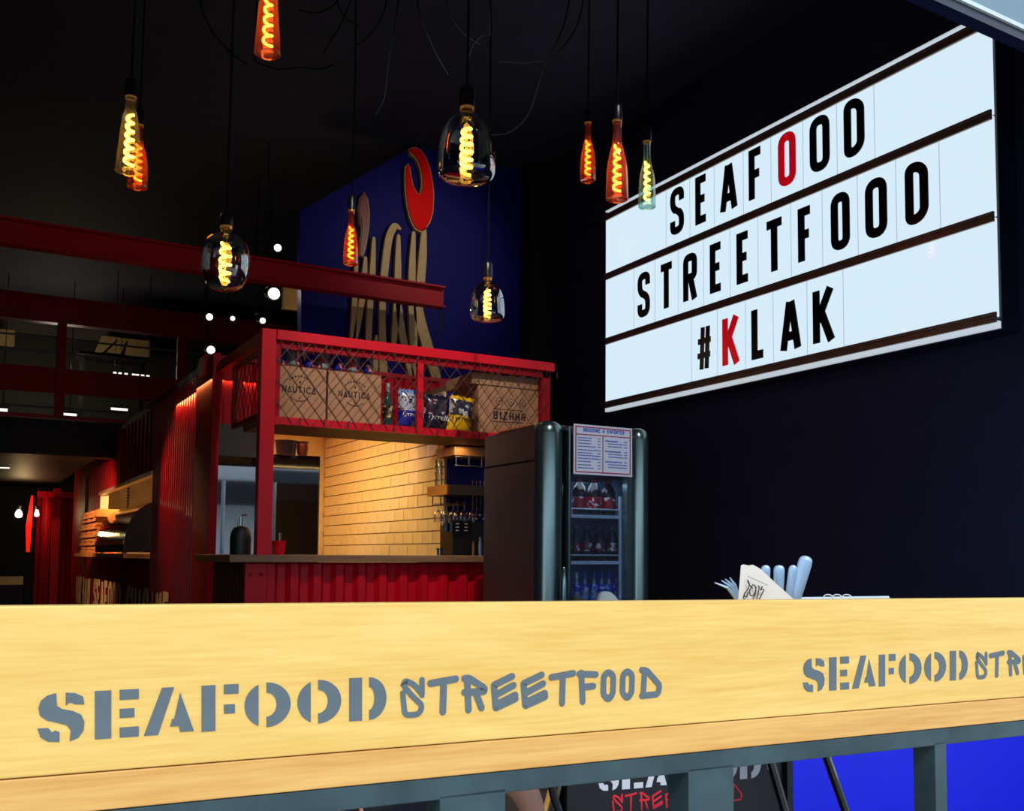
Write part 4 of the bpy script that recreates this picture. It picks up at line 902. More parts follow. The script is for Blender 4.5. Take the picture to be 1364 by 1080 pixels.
swag([(460,-10),(440,10),(420,17),(398,13)], 'shallow cable loop right of the pink top bulb')
swag([(340,82),(370,92),(400,90),(425,92),(445,86)], 'faint wavy cable below the pink top bulb')
swag([(652,48),(640,50),(628,66),(622,90)], 'small cable bow beside the ceiling hook')
p = at_t(497, 155, 5.6)
# ------------------------------------------------------------------ silver drinks fridge
YR = 4.97; xl = at_y(722, 650, YR).x; xr = at_y(866, 650, YR).x; zf = at_y(740, 559, YR).z
fr_ = thing('drinks_fridge', 'tall retro silver drinks fridge with glass door against the dark wall', 'fridge', ((xl+xr)/2, YR+.35, 0))
side_m = mat('brown_grey_fridge_side', srgb(96, 84, 84), .4, metal=.25, vary=.05)
yb_ = at_x(645, 650, xl).y
zs0 = at_x(722, 561, xl).z; zse = at_x(700, 616, xl).z
part('body', side_m, fr_, (xl, YR+.09, .06), (xr, yb_, zse), bevel=.012)
MB().prism([(xl, YR+.09, zse+.008), (xl, yb_, zse+.008), (xl, yb_, zs0-.02), (xl, YR+.09, zs0)], (xr-xl, 0, 0)).build('lid', side_m, fr_, bevel=.006)
part('trim_line', mat('warm_chrome_strip', srgb(230, 190, 120), .25, metal=1, vary=0), fr_, (xl-.004, YR+.09, zs0-.012), (xl+.02, YR+.55, zs0-.002))
steel_f = mat('silver_fridge_metal', srgb(120, 142, 142), .25, metal=.9, vary=.04)
def column(x0, x1, nm):
    N = 12; pr_ = []
    for i in range(N+1):
        a = PI*i/N; pr_.append(((x0+x1)/2-math.cos(a)*(x1-x0)/2, YR+.09-math.sin(a)*.085))
    M = len(pr_); vs = []; fs = []; H = [(.04, 1), (zf-.075, 1), (zf-.04, .93), (zf-.015, .75), (zf, .4), (zf+.002, 0)]
    for z, k in H:
        for x, y in pr_:
            cxx = (x0+x1)/2; vs.append((cxx+(x-cxx)*(k if z > zf-.05 else 1), YR+.09+(y-YR-.09)*k, z))
    for j in range(len(H)-1):
        for i in range(M-1): fs.append((j*M+i, j*M+i+1, (j+1)*M+i+1, (j+1)*M+i))
    for j in range(len(H)-1): fs.append((j*M, (j+1)*M, (j+1)*M+M-1, j*M+M-1))
    fs.append(tuple(range(M))); return MB().add(vs, fs).build(nm, steel_f, fr_, smooth=True)
xc1 = at_y(757, 650, YR).x; xc2 = at_y(846, 650, YR).x
column(xl, xc1, 'rounded_pillar'); column(xc2, xr+.03, 'rounded_pillar')
part('door_seal', chrome, fr_, (xc1+.003, YR+.0, .06), (xc1+.014, YR+.08, zf-.03))
fd = part('door_frame', mat('blue_black_seal', srgb(20, 32, 40), .3), fr_, (xc1+.016, YR+.03, .06), (xc1+.04, YR+.08, zf-.04)); part('door_frame', steel_f, fr_, (xc2-.04, YR+.03, .06), (xc2-.002, YR+.08, zf-.04))
part('header_panel', mat('teal_header', srgb(50, 74, 76), .3), fr_, (xc1+.04, YR+.03, at_y(800, 634, YR).z), (xc2-.04, YR+.08, zf-.04))
inner = mat('pale_fridge_liner', srgb(120, 136, 170), .4)
# cut-out interior: liner box standing just proud in front of the body
zi0, zi1 = .25, at_y(800, 634, YR).z
Yi = YR+.085
fr_body = [o for o in fr_.children if o.name.startswith('body')][0]
bm = None
# rebuild body as an open cabinet
bpy.data.objects.remove(fr_body)
mb = MB().box((xl, YR+.09, .06), (xl+.04, yb_, zse)).box((xr-.04, YR+.09, .06), (xr, yb_, zse)).box((xl+.04, yb_-.04, .06), (xr-.04, yb_, zse)).box((xl+.04, YR+.09, .06), (xr-.04, yb_-.04, zi0)).box((xl+.04, YR+.09, zi1+.03), (xr-.04, yb_-.04, zse))
mb.build('body', side_m, fr_)
xi0, xi1 = xc1+.0, xc2-.0
mb = MB().box((xi0-.02, Yi, zi0), (xi0, YR+.5, zi1)).box((xi1, Yi, zi0), (xi1+.02, YR+.5, zi1)).box((xi0, YR+.48, zi0), (xi1, YR+.5, zi1))
mb.build('liner', inner, fr_)
MB().box((xc1+.04, YR+.045, zi0), (xc2-.04, YR+.052, zi1)).build('glass_pane', glass('fridge_glass', (.8, .88, .95, 1), .12), fr_)
shelf_m = mat('white_wire_shelf', srgb(215, 222, 235), .4)
zsh = [at_y(800, v, YR+.1).z for v in (686, 747)]+[.62]
for z in zsh: part('shelf', shelf_m, fr_, (xi0, Yi+.01, z-.02), (xi1, YR+.47, z)); MB().tube([(xi0, Yi+.012, z+.035), (xi1-.03, Yi+.012, z+.035)], .004, 6).build('shelf_guard', shelf_m, fr_)
MB().tube([(xi1-.045, Yi+.012, .3), (xi1-.045, Yi+.012, zsh[0]+.12)], .012, 8).build('shelf_upright', shelf_m, fr_)
xh_ = at_y(747, 770, YR).x
MB().lathe([(0, 0), (.018, 0), (.024, .1), (.024, .2), (.012, .29), (0, .31)], (xh_, YR-.035, .74), 10).build('handle', steel_f, fr_, smooth=True)
lamp('fridge_interior_light', 'AREA', ((xi0+xi1)/2, YR+.2, zi1-.03), 1.0, (.75, .85, 1), .2)
cola_l = can_mat('cola_label', srgb(180, 16, 30), (srgb(240, 235, 235), srgb(190, 20, 34)))
def bottle(x, y, z, h, r, body, labm, capm, label, group, lab=(.42, .6)):
    t = thing('drink_bottle', label, 'bottle', (x, y, z), group)
    bg_ = MB().lathe([(0, 0), (r*.9, 0), (r, h*.05), (r*.94, h*.3), (r, h*.42), (r, h*.62), (r*.8, h*.74), (r*.38, h*.88), (r*.34, h*.93)], (x, y, z), 16).build('bottle_glass', body, t, smooth=True)
    MB().lathe([(r*1.02, h*lab[0]), (r*1.02, h*lab[1])], (x, y, z), 16).build('bottle_label', labm, bg_, smooth=True)
    MB().lathe([(r*.4, h*.9), (r*.42, h), (0, h*1.001)], (x, y, z), 12).build('bottle_cap', capm, bg_); return t
cola = mat('dark_cola_bottle', srgb(20, 10, 12), .25, vary=0, spec=.3); clb = mat('pale_blue_bottle', srgb(120, 140, 175), .15, vary=0); redcap = mat('red_cap', srgb(190, 20, 30), .4); bluecap = mat('blue_cap', srgb(34, 50, 190), .4)
blue_lab = can_mat('water_label', srgb(40, 60, 200), (srgb(190, 205, 240), srgb(60, 80, 210)))
for i, u in enumerate((772, 791, 810)):
    x = at_y(u, 660, YR+.18).x; bottle(x, YR+.18, zsh[0], .225, .047, cola, cola_l, redcap, 'dark cola bottle with red label on the upper fridge shelf, '+['left', 'middle', 'right'][i], 'cola bottles on the upper fridge shelf', lab=(.2, .5))
for i, u in enumerate((767, 781, 798, 815)):
    x = at_y(u, 730, YR+.18).x; bottle(x, YR+.18, zsh[1], .215, .038, cola, can_mat('dark_red_label', srgb(120, 20, 36), (srgb(200, 200, 205), srgb(120, 20, 30))), mat('grey_cap', srgb(90, 90, 100), .4), 'slim dark bottle on the middle fridge shelf, '+['far left', 'second from left', 'second from right', 'far right'][i], 'slim dark bottles on the middle fridge shelf', lab=(.28, .52))
for i, u in enumerate((768, 779, 791, 801, 811, 821)):
    x = at_y(u, 790, YR+.18).x; bottle(x, YR+.18, zsh[2], at_y(u, 762, YR+.18).z-zsh[2], .026 if i != 1 else .024, clb, blue_lab, bluecap if i else mat('white_cap', srgb(220, 220, 225), .4), ['white-capped', 'blue', 'dark blue', 'light blue', 'blue-labelled', 'clear blue'][i]+' water bottle on the lower fridge shelf, number '+ordn[i]+' from the pillar', 'water bottles on the lower fridge shelf', lab=(.7, .82))
# menu card on the fridge door
ma, mb_ = at_y(764, 632, YR-.02), at_y(842, 571, YR-.02)
mc = thing('menu_card', 'white drinks menu card with red borders taped to the top of the fridge door', 'menu', ((ma.x+mb_.x)/2, YR-.02, ma.z))
mp_ = Plane((ma.x, YR-.02, at_y(764, 631, YR-.02).z), (1,0,0), (0,0,1)); Wm = mb_.x-ma.x; Hm = at_y(764, 564, YR-.02).z-mp_.o.z
MB().box((ma.x, YR-.02, mp_.o.z), (ma.x+Wm, YR-.016, mp_.o.z+Hm)).build('card', mat('menu_paper', srgb(228, 230, 242), .4, vary=.02), mc)
rr = lambda pts, w_, m_, nm: MB().ribbon(pts, w_, mp_.T(0), mp_.n*.001, False).build(nm, m_, mc)
mred = mat('menu_red_line', srgb(170, 40, 70), .6, vary=0); mblue = mat('menu_blue_print', srgb(30, 80, 190), .6, vary=0)
e = .035*Wm
MB().ribbon([(e, e), (Wm-e, e), (Wm-e, Hm-e), (e, Hm-e)], .007, mp_.T(0), mp_.n*.001, True).ribbon([(e, Hm*.80), (Wm-e, Hm*.80)], .006, mp_.T(0), mp_.n*.001).ribbon([(Wm*.49, e), (Wm*.49, Hm*.80)], .006, mp_.T(0), mp_.n*.001).build('border', mred, mc)
mbt = MB(); hh = Hm*.075; text_strokes(mbt, 'BOISSONS A EMPORTER', Wm*.16, Hm*.855, hh, hh*.2, mp_, 0, adv=.72, dp=.001); mbt.build('heading', mblue, mc)
mbp = MB(); R2 = random.Random(3)
for colx, rows_ in ((.07, (.73, .68, .62, .56, .49, .43, .38, .32, .26, .19, .13)), (.53, (.70, .645, .59, .49, .435, .38, .28, .225, .17))):
    for k, z in enumerate(rows_):
        x = Wm*(colx+(.05 if colx > .4 and k % 3 else 0)); xe_ = x+Wm*R2.uniform(.2, .3)
        while x < xe_:
            l = Wm*R2.uniform(.015, .04); mbp.ribbon([(x, Hm*z), (x+l, Hm*z)], .0085 if (colx > .4 and k % 3 == 0) else .006, mp_.T(0), mp_.n*.001); x += l+Wm*.008
        x = Wm*(colx+.33); mbp.ribbon([(x, Hm*z), (x+Wm*.05, Hm*z)], .005, mp_.T(0), mp_.n*.001)
mbp.build('small_print', mblue, mc, kind='stuff')
# ------------------------------------------------------------------ shell chairs in front of the fridge
def shell_chair(u, v, t, m, label, wd=.42, yaw=0, holes=True):
    c = at_t(u, v, t); top = c.z; x, y = c.x, c.y+.0; ch = thing('shell_chair', label, 'chair', (x, y, 0))
    N, M = 12, 8; vs = []; fs = []
    for s in (0, .018):
        for j in range(M+1):
            for i in range(N+1):
                p = i/N*2-1; q2 = j/M; w2 = wd/2*(.82+.18*math.sin(min(1, q2*1.3)*PI/2))*(1 if q2 < .75 else math.sqrt(max(0.03, 1-((q2-.75)/.25)**2*.55)))
                zz = .46+(top-.46)*q2-(.10*abs(p)**2.6*(q2**3)); yy = y+s+.06*q2-.05*p*p
                vs.append((x+p*w2, yy, zz))
    K = (N+1)*(M+1)
    for s in (0, 1):
        for j in range(M):
            for i in range(N): fs.append((s*K+j*(N+1)+i, s*K+j*(N+1)+i+1, s*K+(j+1)*(N+1)+i+1, s*K+(j+1)*(N+1)+i))
    bd = [j*(N+1) for j in range(M+1)]+[M*(N+1)+i for i in range(1, N+1)]+[j*(N+1)+N for j in range(M-1, -1, -1)]
    for a, b in zip(bd, bd[1:]): fs.append((a, b, K+b, K+a))
    MB().add(vs, fs).build('backrest', m, ch, smooth=True)
    MB().lathe([(0, 0), (wd*.4, .0), (wd*.5, .03), (wd*.5, .045), (wd*.38, .02), (0, .015)], (x, y-wd*.42, .43), 20).build('seat', m, ch, smooth=True)
    for dx, dy in ((-1, -1), (1, -1), (-1, 1), (1, 1)):
        MB().tube([(x+dx*.12, y-.17+dy*.1, .43), (x+dx*.2, y-.17+dy*.18, 0)], [.016, .011], 8).build('leg', wood_lip, ch)
    if holes:
        hb = MB()
        for i in range(5): 
            p = -.3+i*.15; q2 = .9; hb.lathe([(0, 0), (.007, 0), (.007, .004), (0, .004)], (x+p*wd/2+.03, y+.06*q2-.05*p*p-.004, .46+(top-.46)*q2), 8, axis=(0, -1, 0))
        hb.build('hand_slots', black_matte, ch, kind='stuff')
    return ch
shell_chair(816, 788, 4.75, mat('white_moulded_plastic', srgb(235, 235, 228), .35), 'white moulded shell chair in front of the silver fridge', wd=.24)
shell_chair(778, 794, 4.3, black_matte, 'black moulded shell chair just left of the white one', wd=.2, holes=False)
# ------------------------------------------------------------------ blue bench front at right
xb0 = at_y(1049, 1040, 2.62).x
bb = thing('bench_front', 'bright blue painted low bench front below the terrace bar at right', 'bench', ((xb0+XR)/2, 2.8, 0))
part('front_panel', bright_blue, bb, (xb0, 2.62, 0), (XR-.01, 2.66, .72)); part('bench_seat', bright_blue, bb, (xb0, 2.6, .72), (XR-.01, 3.1, .76)); part('bench_end', bright_blue, bb, (xb0, 2.66, 0), (xb0+.04, 3.08, .72))
# ------------------------------------------------------------------ terrace bar board in the foreground
db = (ROT @ Vector((3170-CX, 782-CY, F_))).normalized()
O = at_t(682, 802, 1.25)
n_ = db.cross(Vector((0, 0, 1))).normalized()                   # towards the camera side
if n_.y > 0: n_ = -n_
bp_ = Plane(O, db, n_.cross(db) if n_.cross(db).z > 0 else db.cross(n_))
if bp_.n.y > 0: raise Exception('plane')
hs_ = bp_.hit(682, 983).y; hb_ = bp_.hit(682, 1026).y; htp = 0.0
s0, s1 = -1.3, 1.7
BT = bp_.T(0); back = -bp_.n
bar = thing('terrace_bar', 'long pale oak bar board with stencilled words and dark steel frame across the foreground', 'bar', (O.x, O.y, 0))
def slab(name, x0, x1, h0, h1, dp, m, off=0, parent=bar, **k):
    T = bp_.T(off); return MB().prism([T((x0, h0)), T((x1, h0)), T((x1, h1)), T((x0, h1))], back*dp).build(name, m, parent, **k)
# wood grain needs local axes along the board: meshes are built straight then turned
ANG = math.atan2(db.y, db.x); TILT = math.asin(db.z)
def board(name, x0, x1, h0, h1, y0, y1, m, tiltx=0):
    mb = MB().box((x0, y0, h0), (x1, y1, h1)); me = mb.build(name, m, None, origin=(0, 0, 0), bevel=.0015)
    me.parent = bar; Rm = Matrix((bp_.a, -bp_.n, bp_.b)).transposed().to_4x4(); me.matrix_local = Matrix.Translation(O-Vector(bar.location)) @ Rm; return me
board('fascia_board', s0, s1, hs_, htp, 0, .03, wood_board)
board('lower_strip', s0, s1, hb_, hs_-.0012, .001, .034, wood_lip)
board('bar_top', s0, s1, -.10, -.07, .031, .42, wood_board)
ht0 = bp_.hit(682, 1056).y
board('frame_rail', s0, s1, ht0, hb_-.001, .004, .036, steel_dk)
board('frame_rail', s0, s1, ht0+.006, hb_-.006, .30, .33, steel_dk)
pk = mat('grey_stencil_paint', srgb(94, 106, 110), .6, vary=.05, scale=30); pkd = mat('pinkish_stencil_edge', srgb(190, 140, 110), .6, vary=0)
ell = lambda cx_, cy_, rx, ry, a0, a1, n=14: [(cx_+rx*math.cos(a0+(a1-a0)*i/n), cy_+ry*math.sin(a0+(a1-a0)*i/n)) for i in range(n+1)]
ac = math.acos
ST = {
 'S': [[(.38,1),(.2,.96),(.07,.86),(.02,.72),(.05,.56),(.18,.46),(.42,.39),(.6,.33),(.68,.22),(.66,0),(.84,.06),(.95,.2),(.97,.38),(.9,.53),(.74,.61),(.5,.67),(.4,.74)], [(.58,1),(.78,.98),(.94,.9),(.97,.74),(.78,.75),(.66,.8),(.58,.74)], [(.45,0),(.22,.02),(.06,.12),(.0,.3),(.22,.3),(.3,.2),(.36,.24),(.45,.2)]],
 'E': [[(0,0),(.37,0),(.37,1),(0,1)], [(.56,.79),(1,.79),(1,1),(.56,1)], [(.56,.41),(.9,.41),(.9,.6),(.56,.6)], [(.56,0),(1,0),(1,.21),(.56,.21)]],
 'F': [[(0,0),(.37,0),(.37,1),(0,1)], [(.6,.79),(1,.79),(1,1),(.6,1)], [(.6,.36),(.9,.36),(.9,.56),(.6,.56)]],
 'A': [[(0,0),(.28,0),(.6,1),(.36,1)], [(.72,.88),(1,.03),(.72,.03),(.69,.16),(.52,.16),(.56,.32),(.6,.32)]],
 'O': [ell(.5,.5,.5,.5, PI-1.16, PI+1.16), ell(.47,.5,.53,.5, -PI/2, PI/2)+ell(.47,.5,.22,.27, PI/2, -PI/2)],
 'D': [[(0,0),(.34,0),(.34,1),(0,1)], ell(.53,.5,.47,.5, -PI/2, PI/2)+ell(.53,.5,.14,.27, PI/2, -PI/2)],
}
def quad(mapx, x0, x1, yt0, yt1, yb0, yb1):                     # pixel quad -> board coordinates
    return [bp_.hit(*mapx(x0, yb0)), bp_.hit(*mapx(x1, yb1)), bp_.hit(*mapx(x1, yt1)), bp_.hit(*mapx(x0, yt0))]
def bil(Q, p): x, y = p; return (Q[0]*(1-x)+Q[1]*x)*(1-y)+(Q[3]*(1-x)+Q[2]*x)*y
def stencil_word(parent, word, spans, mp, tops, bots):
    lin = lambda L, x: L[0][1]+(L[1][1]-L[0][1])*(x-L[0][0])/(L[1][0]-L[0][0])
    for ch, (a, b) in zip(word, spans):
        Q = quad(mp, a, b, lin(tops, a), lin(tops, b), lin(bots, a), lin(bots, b)); T = bp_.T(.0); mb = MB()
        for poly in ST[ch]: mb.prism([T(bil(Q, p)) for p in poly], bp_.n*.0008)
        mb.build('stencil_letter', pk, parent)
def brush_word(parent, word, spans, mp, tops, bots, wpx):
    lin = lambda L, x: L[0][1]+(L[1][1]-L[0][1])*(x-L[0][0])/(L[1][0]-L[0][0])
    for ch, (a, b) in zip(word, spans):
        Q = quad(mp, a, b, lin(tops, a), lin(tops, b), lin(bots, a), lin(bots, b)); mb = MB()
        glyph(mb, ch, Q[0], Q[1], Q[2], Q[3], wpx*(.78 if ch == 's' else 1), bp_.T(.0), bp_.n*.0008, 1); mb.build('brush_letter', pk, parent)
m4 = lambda x, y: (x/2.2733, 780+y/2.2733); m5 = lambda x, y: (400+x/2.728, 820+y/2.728); m6 = lambda x, y: (900+x/2.94, 820+y/2.94)
stencil_word(bar, 'SEAFOOD', [(113,260),(287,420),(435,587),(610,722),(740,880),(900,1033),(1057,1170)], m4, ((187, 324), (1113, 277)), ((187, 472), (1113, 406)))
brush_word(bar, 'streetfooq', [(362,455),(465,572),(578,680),(690,793),(798,900),(905,998),(1003,1083),(1090,1147),(1160,1215),(1227,1315)], m5, ((400, 224), (1270, 184)), ((400, 370), (1270, 306)), .0085)
stencil_word(bar, 'SEAFOOD', [(497,585),(600,678),(690,782),(795,860),(873,962),(973,1058),(1073,1143)], m6, ((540, 166), (1108, 136)), ((540, 298), (1108, 251)))
brush_word(bar, 'streetfooq', [(1172,1222),(1228,1286),(1293,1350),(1356,1410),(1416,1470),(1476,1530),(1535,1580),(1586,1616),(1622,1652),(1658,1706)], m6, ((1172, 142), (1706, 112)), ((1172, 250), (1706, 205)), .0082)
# legs
def leg(u0, u1, um, v=1060, label=None):
    a, b = bp_.hit(um, v).x, bp_.hit(u1, v).x; Tm = bp_.T(-.004)
    h_top = bp_.hit((u0+u1)/2, 1050).y if u1 < 1000 else ht0
    P = [Tm((a, 0)), Tm((b, 0))]; dpt = .03
    # depth so that the dark flank matches
    mb = MB(); z1 = BT(((a+b)/2, ht0)).z+.004
    base_ = [Vector((p.x, p.y, 0)) for p in (P[0], P[1])]; bk = Vector((back.x, back.y, 0)).normalized()
    dpt = .05 if um-u0 > 8 else .03
    if um-u0 > 13: dpt = .045
    mb.prism([base_[0], base_[1], base_[1]+bk*dpt, base_[0]+bk*dpt], (0, 0, z1)); return mb.build('leg', steel_dk, bar)
leg(569, 672, 585); leg(905, 977, 917); leg(1233, 1262, 1247)
# things on the bar top
tb_ = thing('cutlery_pot', 'steel pot holding cutlery behind the oak board, mostly hidden', 'pot', at_t(1025, 850, 1.75))
cpos = at_t(1025, 840, 1.72); zb0 = cpos.z-.035
tb_.location = (cpos.x, cpos.y, zb0)
MB().lathe([(0, 0), (.04, 0), (.045, .075), (.043, .075), (.038, .004)], (cpos.x, cpos.y, zb0), 20).build('pot', chrome, tb_, smooth=True)
blue_st = mat('pale_blue_steel', srgb(150, 178, 205), .3, metal=.5, vary=.03)
def knife(u0, v0, u1, v1, wpx, label):
    t_ = 1.7; a, b = at_t(u0, v0, t_), at_t(u1, v1, t_); t = thing('table_knife', label, 'knife', a, 'knife handles in the cutlery pot')
    w_ = wpx*t_/F_/2; d = b-a; L = d.length
    R_ = [w_*.6, w_*.75, w_*.88, w_*.97, w_, w_*.95, w_*.75, w_*.4, .0005]; S_ = [0, .25, .5, .75, .88, .94, .975, .993, 1]
    mb = MB().tube([a+d*s for s in S_], R_, 14); nrm = (ray(u0, v0)).normalized()
    mb.v = [v-nrm*((v-a).dot(nrm))*.68 for v in mb.v]; mb.build('handle', blue_st, t, smooth=True)
knife(1018, 830, 1020, 752, 13, 'short bluish knife handle directly behind the napkin')
knife(1036, 830, 1038, 752, 15, 'upright bluish knife handle right of the napkin')
knife(1046, 830, 1057, 752, 12, 'narrow knife handle between the upright and the longest one')
knife(1050, 830, 1075, 740, 19, 'longest knife handle leaning right out of the cutlery pot')
fk = thing('fork_bunch', 'bluish forks fanning out left of the folded napkin', 'fork', at_t(975, 800, 1.7)); 
for i, (u, v, w_) in enumerate(((952, 776, 3.0), (961, 773, 2.2), (966, 771, 2.0), (972, 769, 2.0))):
    MB().tube([at_t(995, 832, 1.7+.004*i), at_t(984, 800-i, 1.7), at_t((u+984)/2+1, (v+795)/2-3, 1.7), at_t(u, v, 1.7)], [.004, .005, .0028, .001], 6).build('tine' , blue_st, fk)
npk = mat('white_paper_napkin', srgb(226, 222, 214), .8, vary=.02)
nk = thing('paper_napkin', 'folded white paper napkin cone printed with a black handwritten word', 'napkin', at_t(1010, 830, 1.62))
tn = 1.62; poly = [(983, 830), (983, 802), (987, 753), (990, 751.5), (997, 753), (1003, 752), (1012, 757), (1032, 776), (1056, 797), (1066, 830)]
P = [at_t(u, v, tn+.00016*(u-983)) for u, v in poly]; nn = ray(1010, 780).normalized()
MB().prism(P, nn*.004).build('front_fold', npk, nk); MB().prism([p+nn*.006+Vector((.004, .0, -.002)) for p in P], nn*.004).build('rear_fold', npk, nk)
npl = Plane(at_t(1010, 780, tn), P[-1]-P[0], (0, 0, 1)); 
if npl.n.y > 0: npl = Plane(npl.o, -npl.a, (0, 0, 1))
def npx(pts): return [npl.hit(920+x/4.547, 720+y/4.547) for x, y in pts]
mbn = MB()
for pts in ([(322,355),(314,345),(320,320),(345,290),(352,265),(338,232),(345,260),(372,290)], [(318,330),(330,345),(345,310)], [(352,300),(375,260),(392,290),(380,330),(355,335),(352,300)], [(392,280),(385,330),(372,352)], [(400,275),(412,275),(395,355)], [(430,275),(415,300),(430,290),(438,300),(405,362)]):
    mbn.ribbon(fillet(npx(pts), .004), .0016, npl.T(.004), npl.n*.0006)
mbn.ribbon(npx([(340, 215), (462, 270)]), .0007, npl.T(.004), npl.n*.0005); mbn.build('handwritten_word', ink, nk)
rb_ = thing('ring_folder', 'clear plastic folder with three wire binding rings, its top edge behind the oak board', 'folder', at_t(1120, 815, 1.8))
mbf = MB(); a, b = at_t(1054, 798, 1.75), at_t(1183, 796, 1.9); a2, b2 = at_t(1054, 830, 1.75), at_t(1183, 830, 1.9)
mbf.prism([a, b, b2, a2], ray(1120, 800).normalized()*.003).build('sleeve', glass('plastic_sleeve', (.7, .78, .84, 1), .5), rb_)
MB().tube([a, b], .0035, 8).build('sleeve_edge', mat('clear_plastic_edge', srgb(190, 205, 215), .2), rb_)
for u in (1103, 1115, 1128):
    c_ = at_t(u, 796.5, 1.76); ra = ray(u, 799).normalized(); rt = ra.cross(Vector((0, 0, 1))).normalized()
    MB().tube([c_+(rt*math.cos(k)+Vector((0, 0, 1))*math.sin(k)*.75)*.0085 for k in [2*PI*j/16 for j in range(17)]],   .0011, 6).build('binding_ring', shelf_m, rb_, smooth=True)
# ------------------------------------------------------------------ things seen below the bar
YK = 1.95
sxa, sxb = at_y(752, 1040, YK).x, at_y(1052, 1040, YK).x
asign = thing('pavement_sign', 'black pavement board with white stencil and red brush words below the bar', 'sign', ((sxa+sxb)/2, YK, 0))
part('board_face', mat('blackboard_navy', srgb(14, 15, 24), .35), asign, (sxa, YK, .05), (sxb, YK+.02, .92)); 
for xx in (sxa, sxb-.02): part('frame_edge', black_matte, asign, (xx, YK-.012, 0), (xx+.02, YK+.03, .93))
kp = Plane((0, YK, 0), (1,0,0), (0,0,1)); wp = mat('white_sign_paint', srgb(215, 220, 230), .5, vary=0); rp = mat('red_sign_paint', srgb(235, 36, 56), .5, vary=0)
for i, ch in enumerate('SEAFOOD'):
    a, b = 797+i*31.4, 797+i*31.4+28; base_v = lambda u: 1054-(u-798)*.087
    Q = [kp.hit(a, base_v(a)), kp.hit(b, base_v(b)), kp.hit(b, base_v(b)-36), kp.hit(a, base_v(a)-36)]; mb = MB(); T = kp.T(0)
    for poly in ST[ch]: mb.prism([T(bil(Q, p)) for p in poly], kp.n*.001)
    mb.build('stencil_letter', wp, asign)
for i, ch in enumerate('streetfooq'):
    a, b = 815+i*17.6, 815+i*17.6+15; bv = lambda u: 1083-(u-815)*.09; tv = lambda u: 1058-(u-815)*.09
    Q = [kp.hit(a, bv(a)), kp.hit(b, bv(b)), kp.hit(b, tv(b)), kp.hit(a, tv(a))]; mb = MB(); glyph(mb, ch, *Q, .0045, kp.T(0), kp.n*.001, 1); mb.build('brush_letter', rp, asign)
# black stool frame with a shiny tube, right of the board
st = thing('bar_stool', 'black metal stool whose shiny leg slants beside the pavement board', 'stool', (at_y(1040, 1080, 1.8).x, 1.9, 0))
pA, pB = at_y(1022, 1000, 1.8), at_y(1046, 1082, 1.8); dd = (pB-pA); k0 = pA.z/(pA.z-pB.z); pF = pA+dd*k0
MB().tube([pA, pF], .011, 8).build('leg', black_gloss, st, smooth=True)
MB().tube([pA+Vector((-.04, .28, 0)), pF+Vector((-.1, .36, 0))], .011, 8).build('leg', black_gloss, st, smooth=True)
MB().tube([pA+Vector((.2, .02, 0)), pF+Vector((.22, -.02, 0))], .011, 8).build('leg', black_gloss, st, smooth=True)
MB().tube([pA+Vector((.2, .28, 0)), pF+Vector((.24, .36, 0))], .011, 8).build('leg', black_gloss, st, smooth=True)
MB().box((pA.x-.06, pA.y-.02, pA.z), (pA.x+.26, pA.y+.32, pA.z+.03)).build('seat', black_matte, st, bevel=.01)
# black chair frame left of the board
cf = at_y(742, 1075, 1.8)
bc = thing('bistro_chair', 'black tubular chair frame between the bare arm and the pavement board', 'chair', (cf.x+.02, 1.95, 0))
MB().tube([at_y(733, 1040, 1.8), at_y(738, 1062, 1.8), at_y(746, 1085, 1.8), Vector((cf.x+.06, 1.8, 0))], .009, 8).build('front_leg', black_matte, bc, smooth=True)
MB().tube([at_y(746, 1040, 1.88), at_y(741, 1062, 1.88), Vector((cf.x-.04, 1.98, 0))], .006, 8).build('rear_leg', mat('dull_brass_tube', srgb(120, 116, 84), .3, metal=.6), bc, smooth=True)
zse_ = at_y(733, 1036, 1.8).z; MB().box((cf.x-.06, 1.79, zse_), (cf.x+.03, 2.05, zse_+.02)).build('seat', black_matte, bc)
# red bags left
for i, (u0, u1) in enumerate(((440, 503), (515, 569))):
    yk = 2.0; a, b = at_y(u0, 1070, yk).x, at_y(u1, 1070, yk).x; zt_ = at_y(u0+10, 1064, yk).z
    t = thing('tote_bag', ['left red tote bag standing below the bar', 'right red tote bag with a white cord, standing below the bar'][i], 'bag', ((a+b)/2, yk+.06, 0))
    MB().box((a, yk, 0), (b, yk+.12, zt_)).build('pouch', mat('red_canvas', srgb(190, 14, 30), .7), t, bevel=.008)
    if i: MB().tube([at_y(548, 1064, yk-.006), at_y(556, 1085, yk-.006), at_y(560, 1120, yk-.006)], .005, 6).build('cord', wht, t)
    else: MB().tube([(a+.03, yk+.06, zt_), (a+.035, yk+.06, zt_+.03), (b-.035, yk+.06, zt_+.03), (b-.03, yk+.06, zt_)], .004, 6).build('cord', black_matte, t)
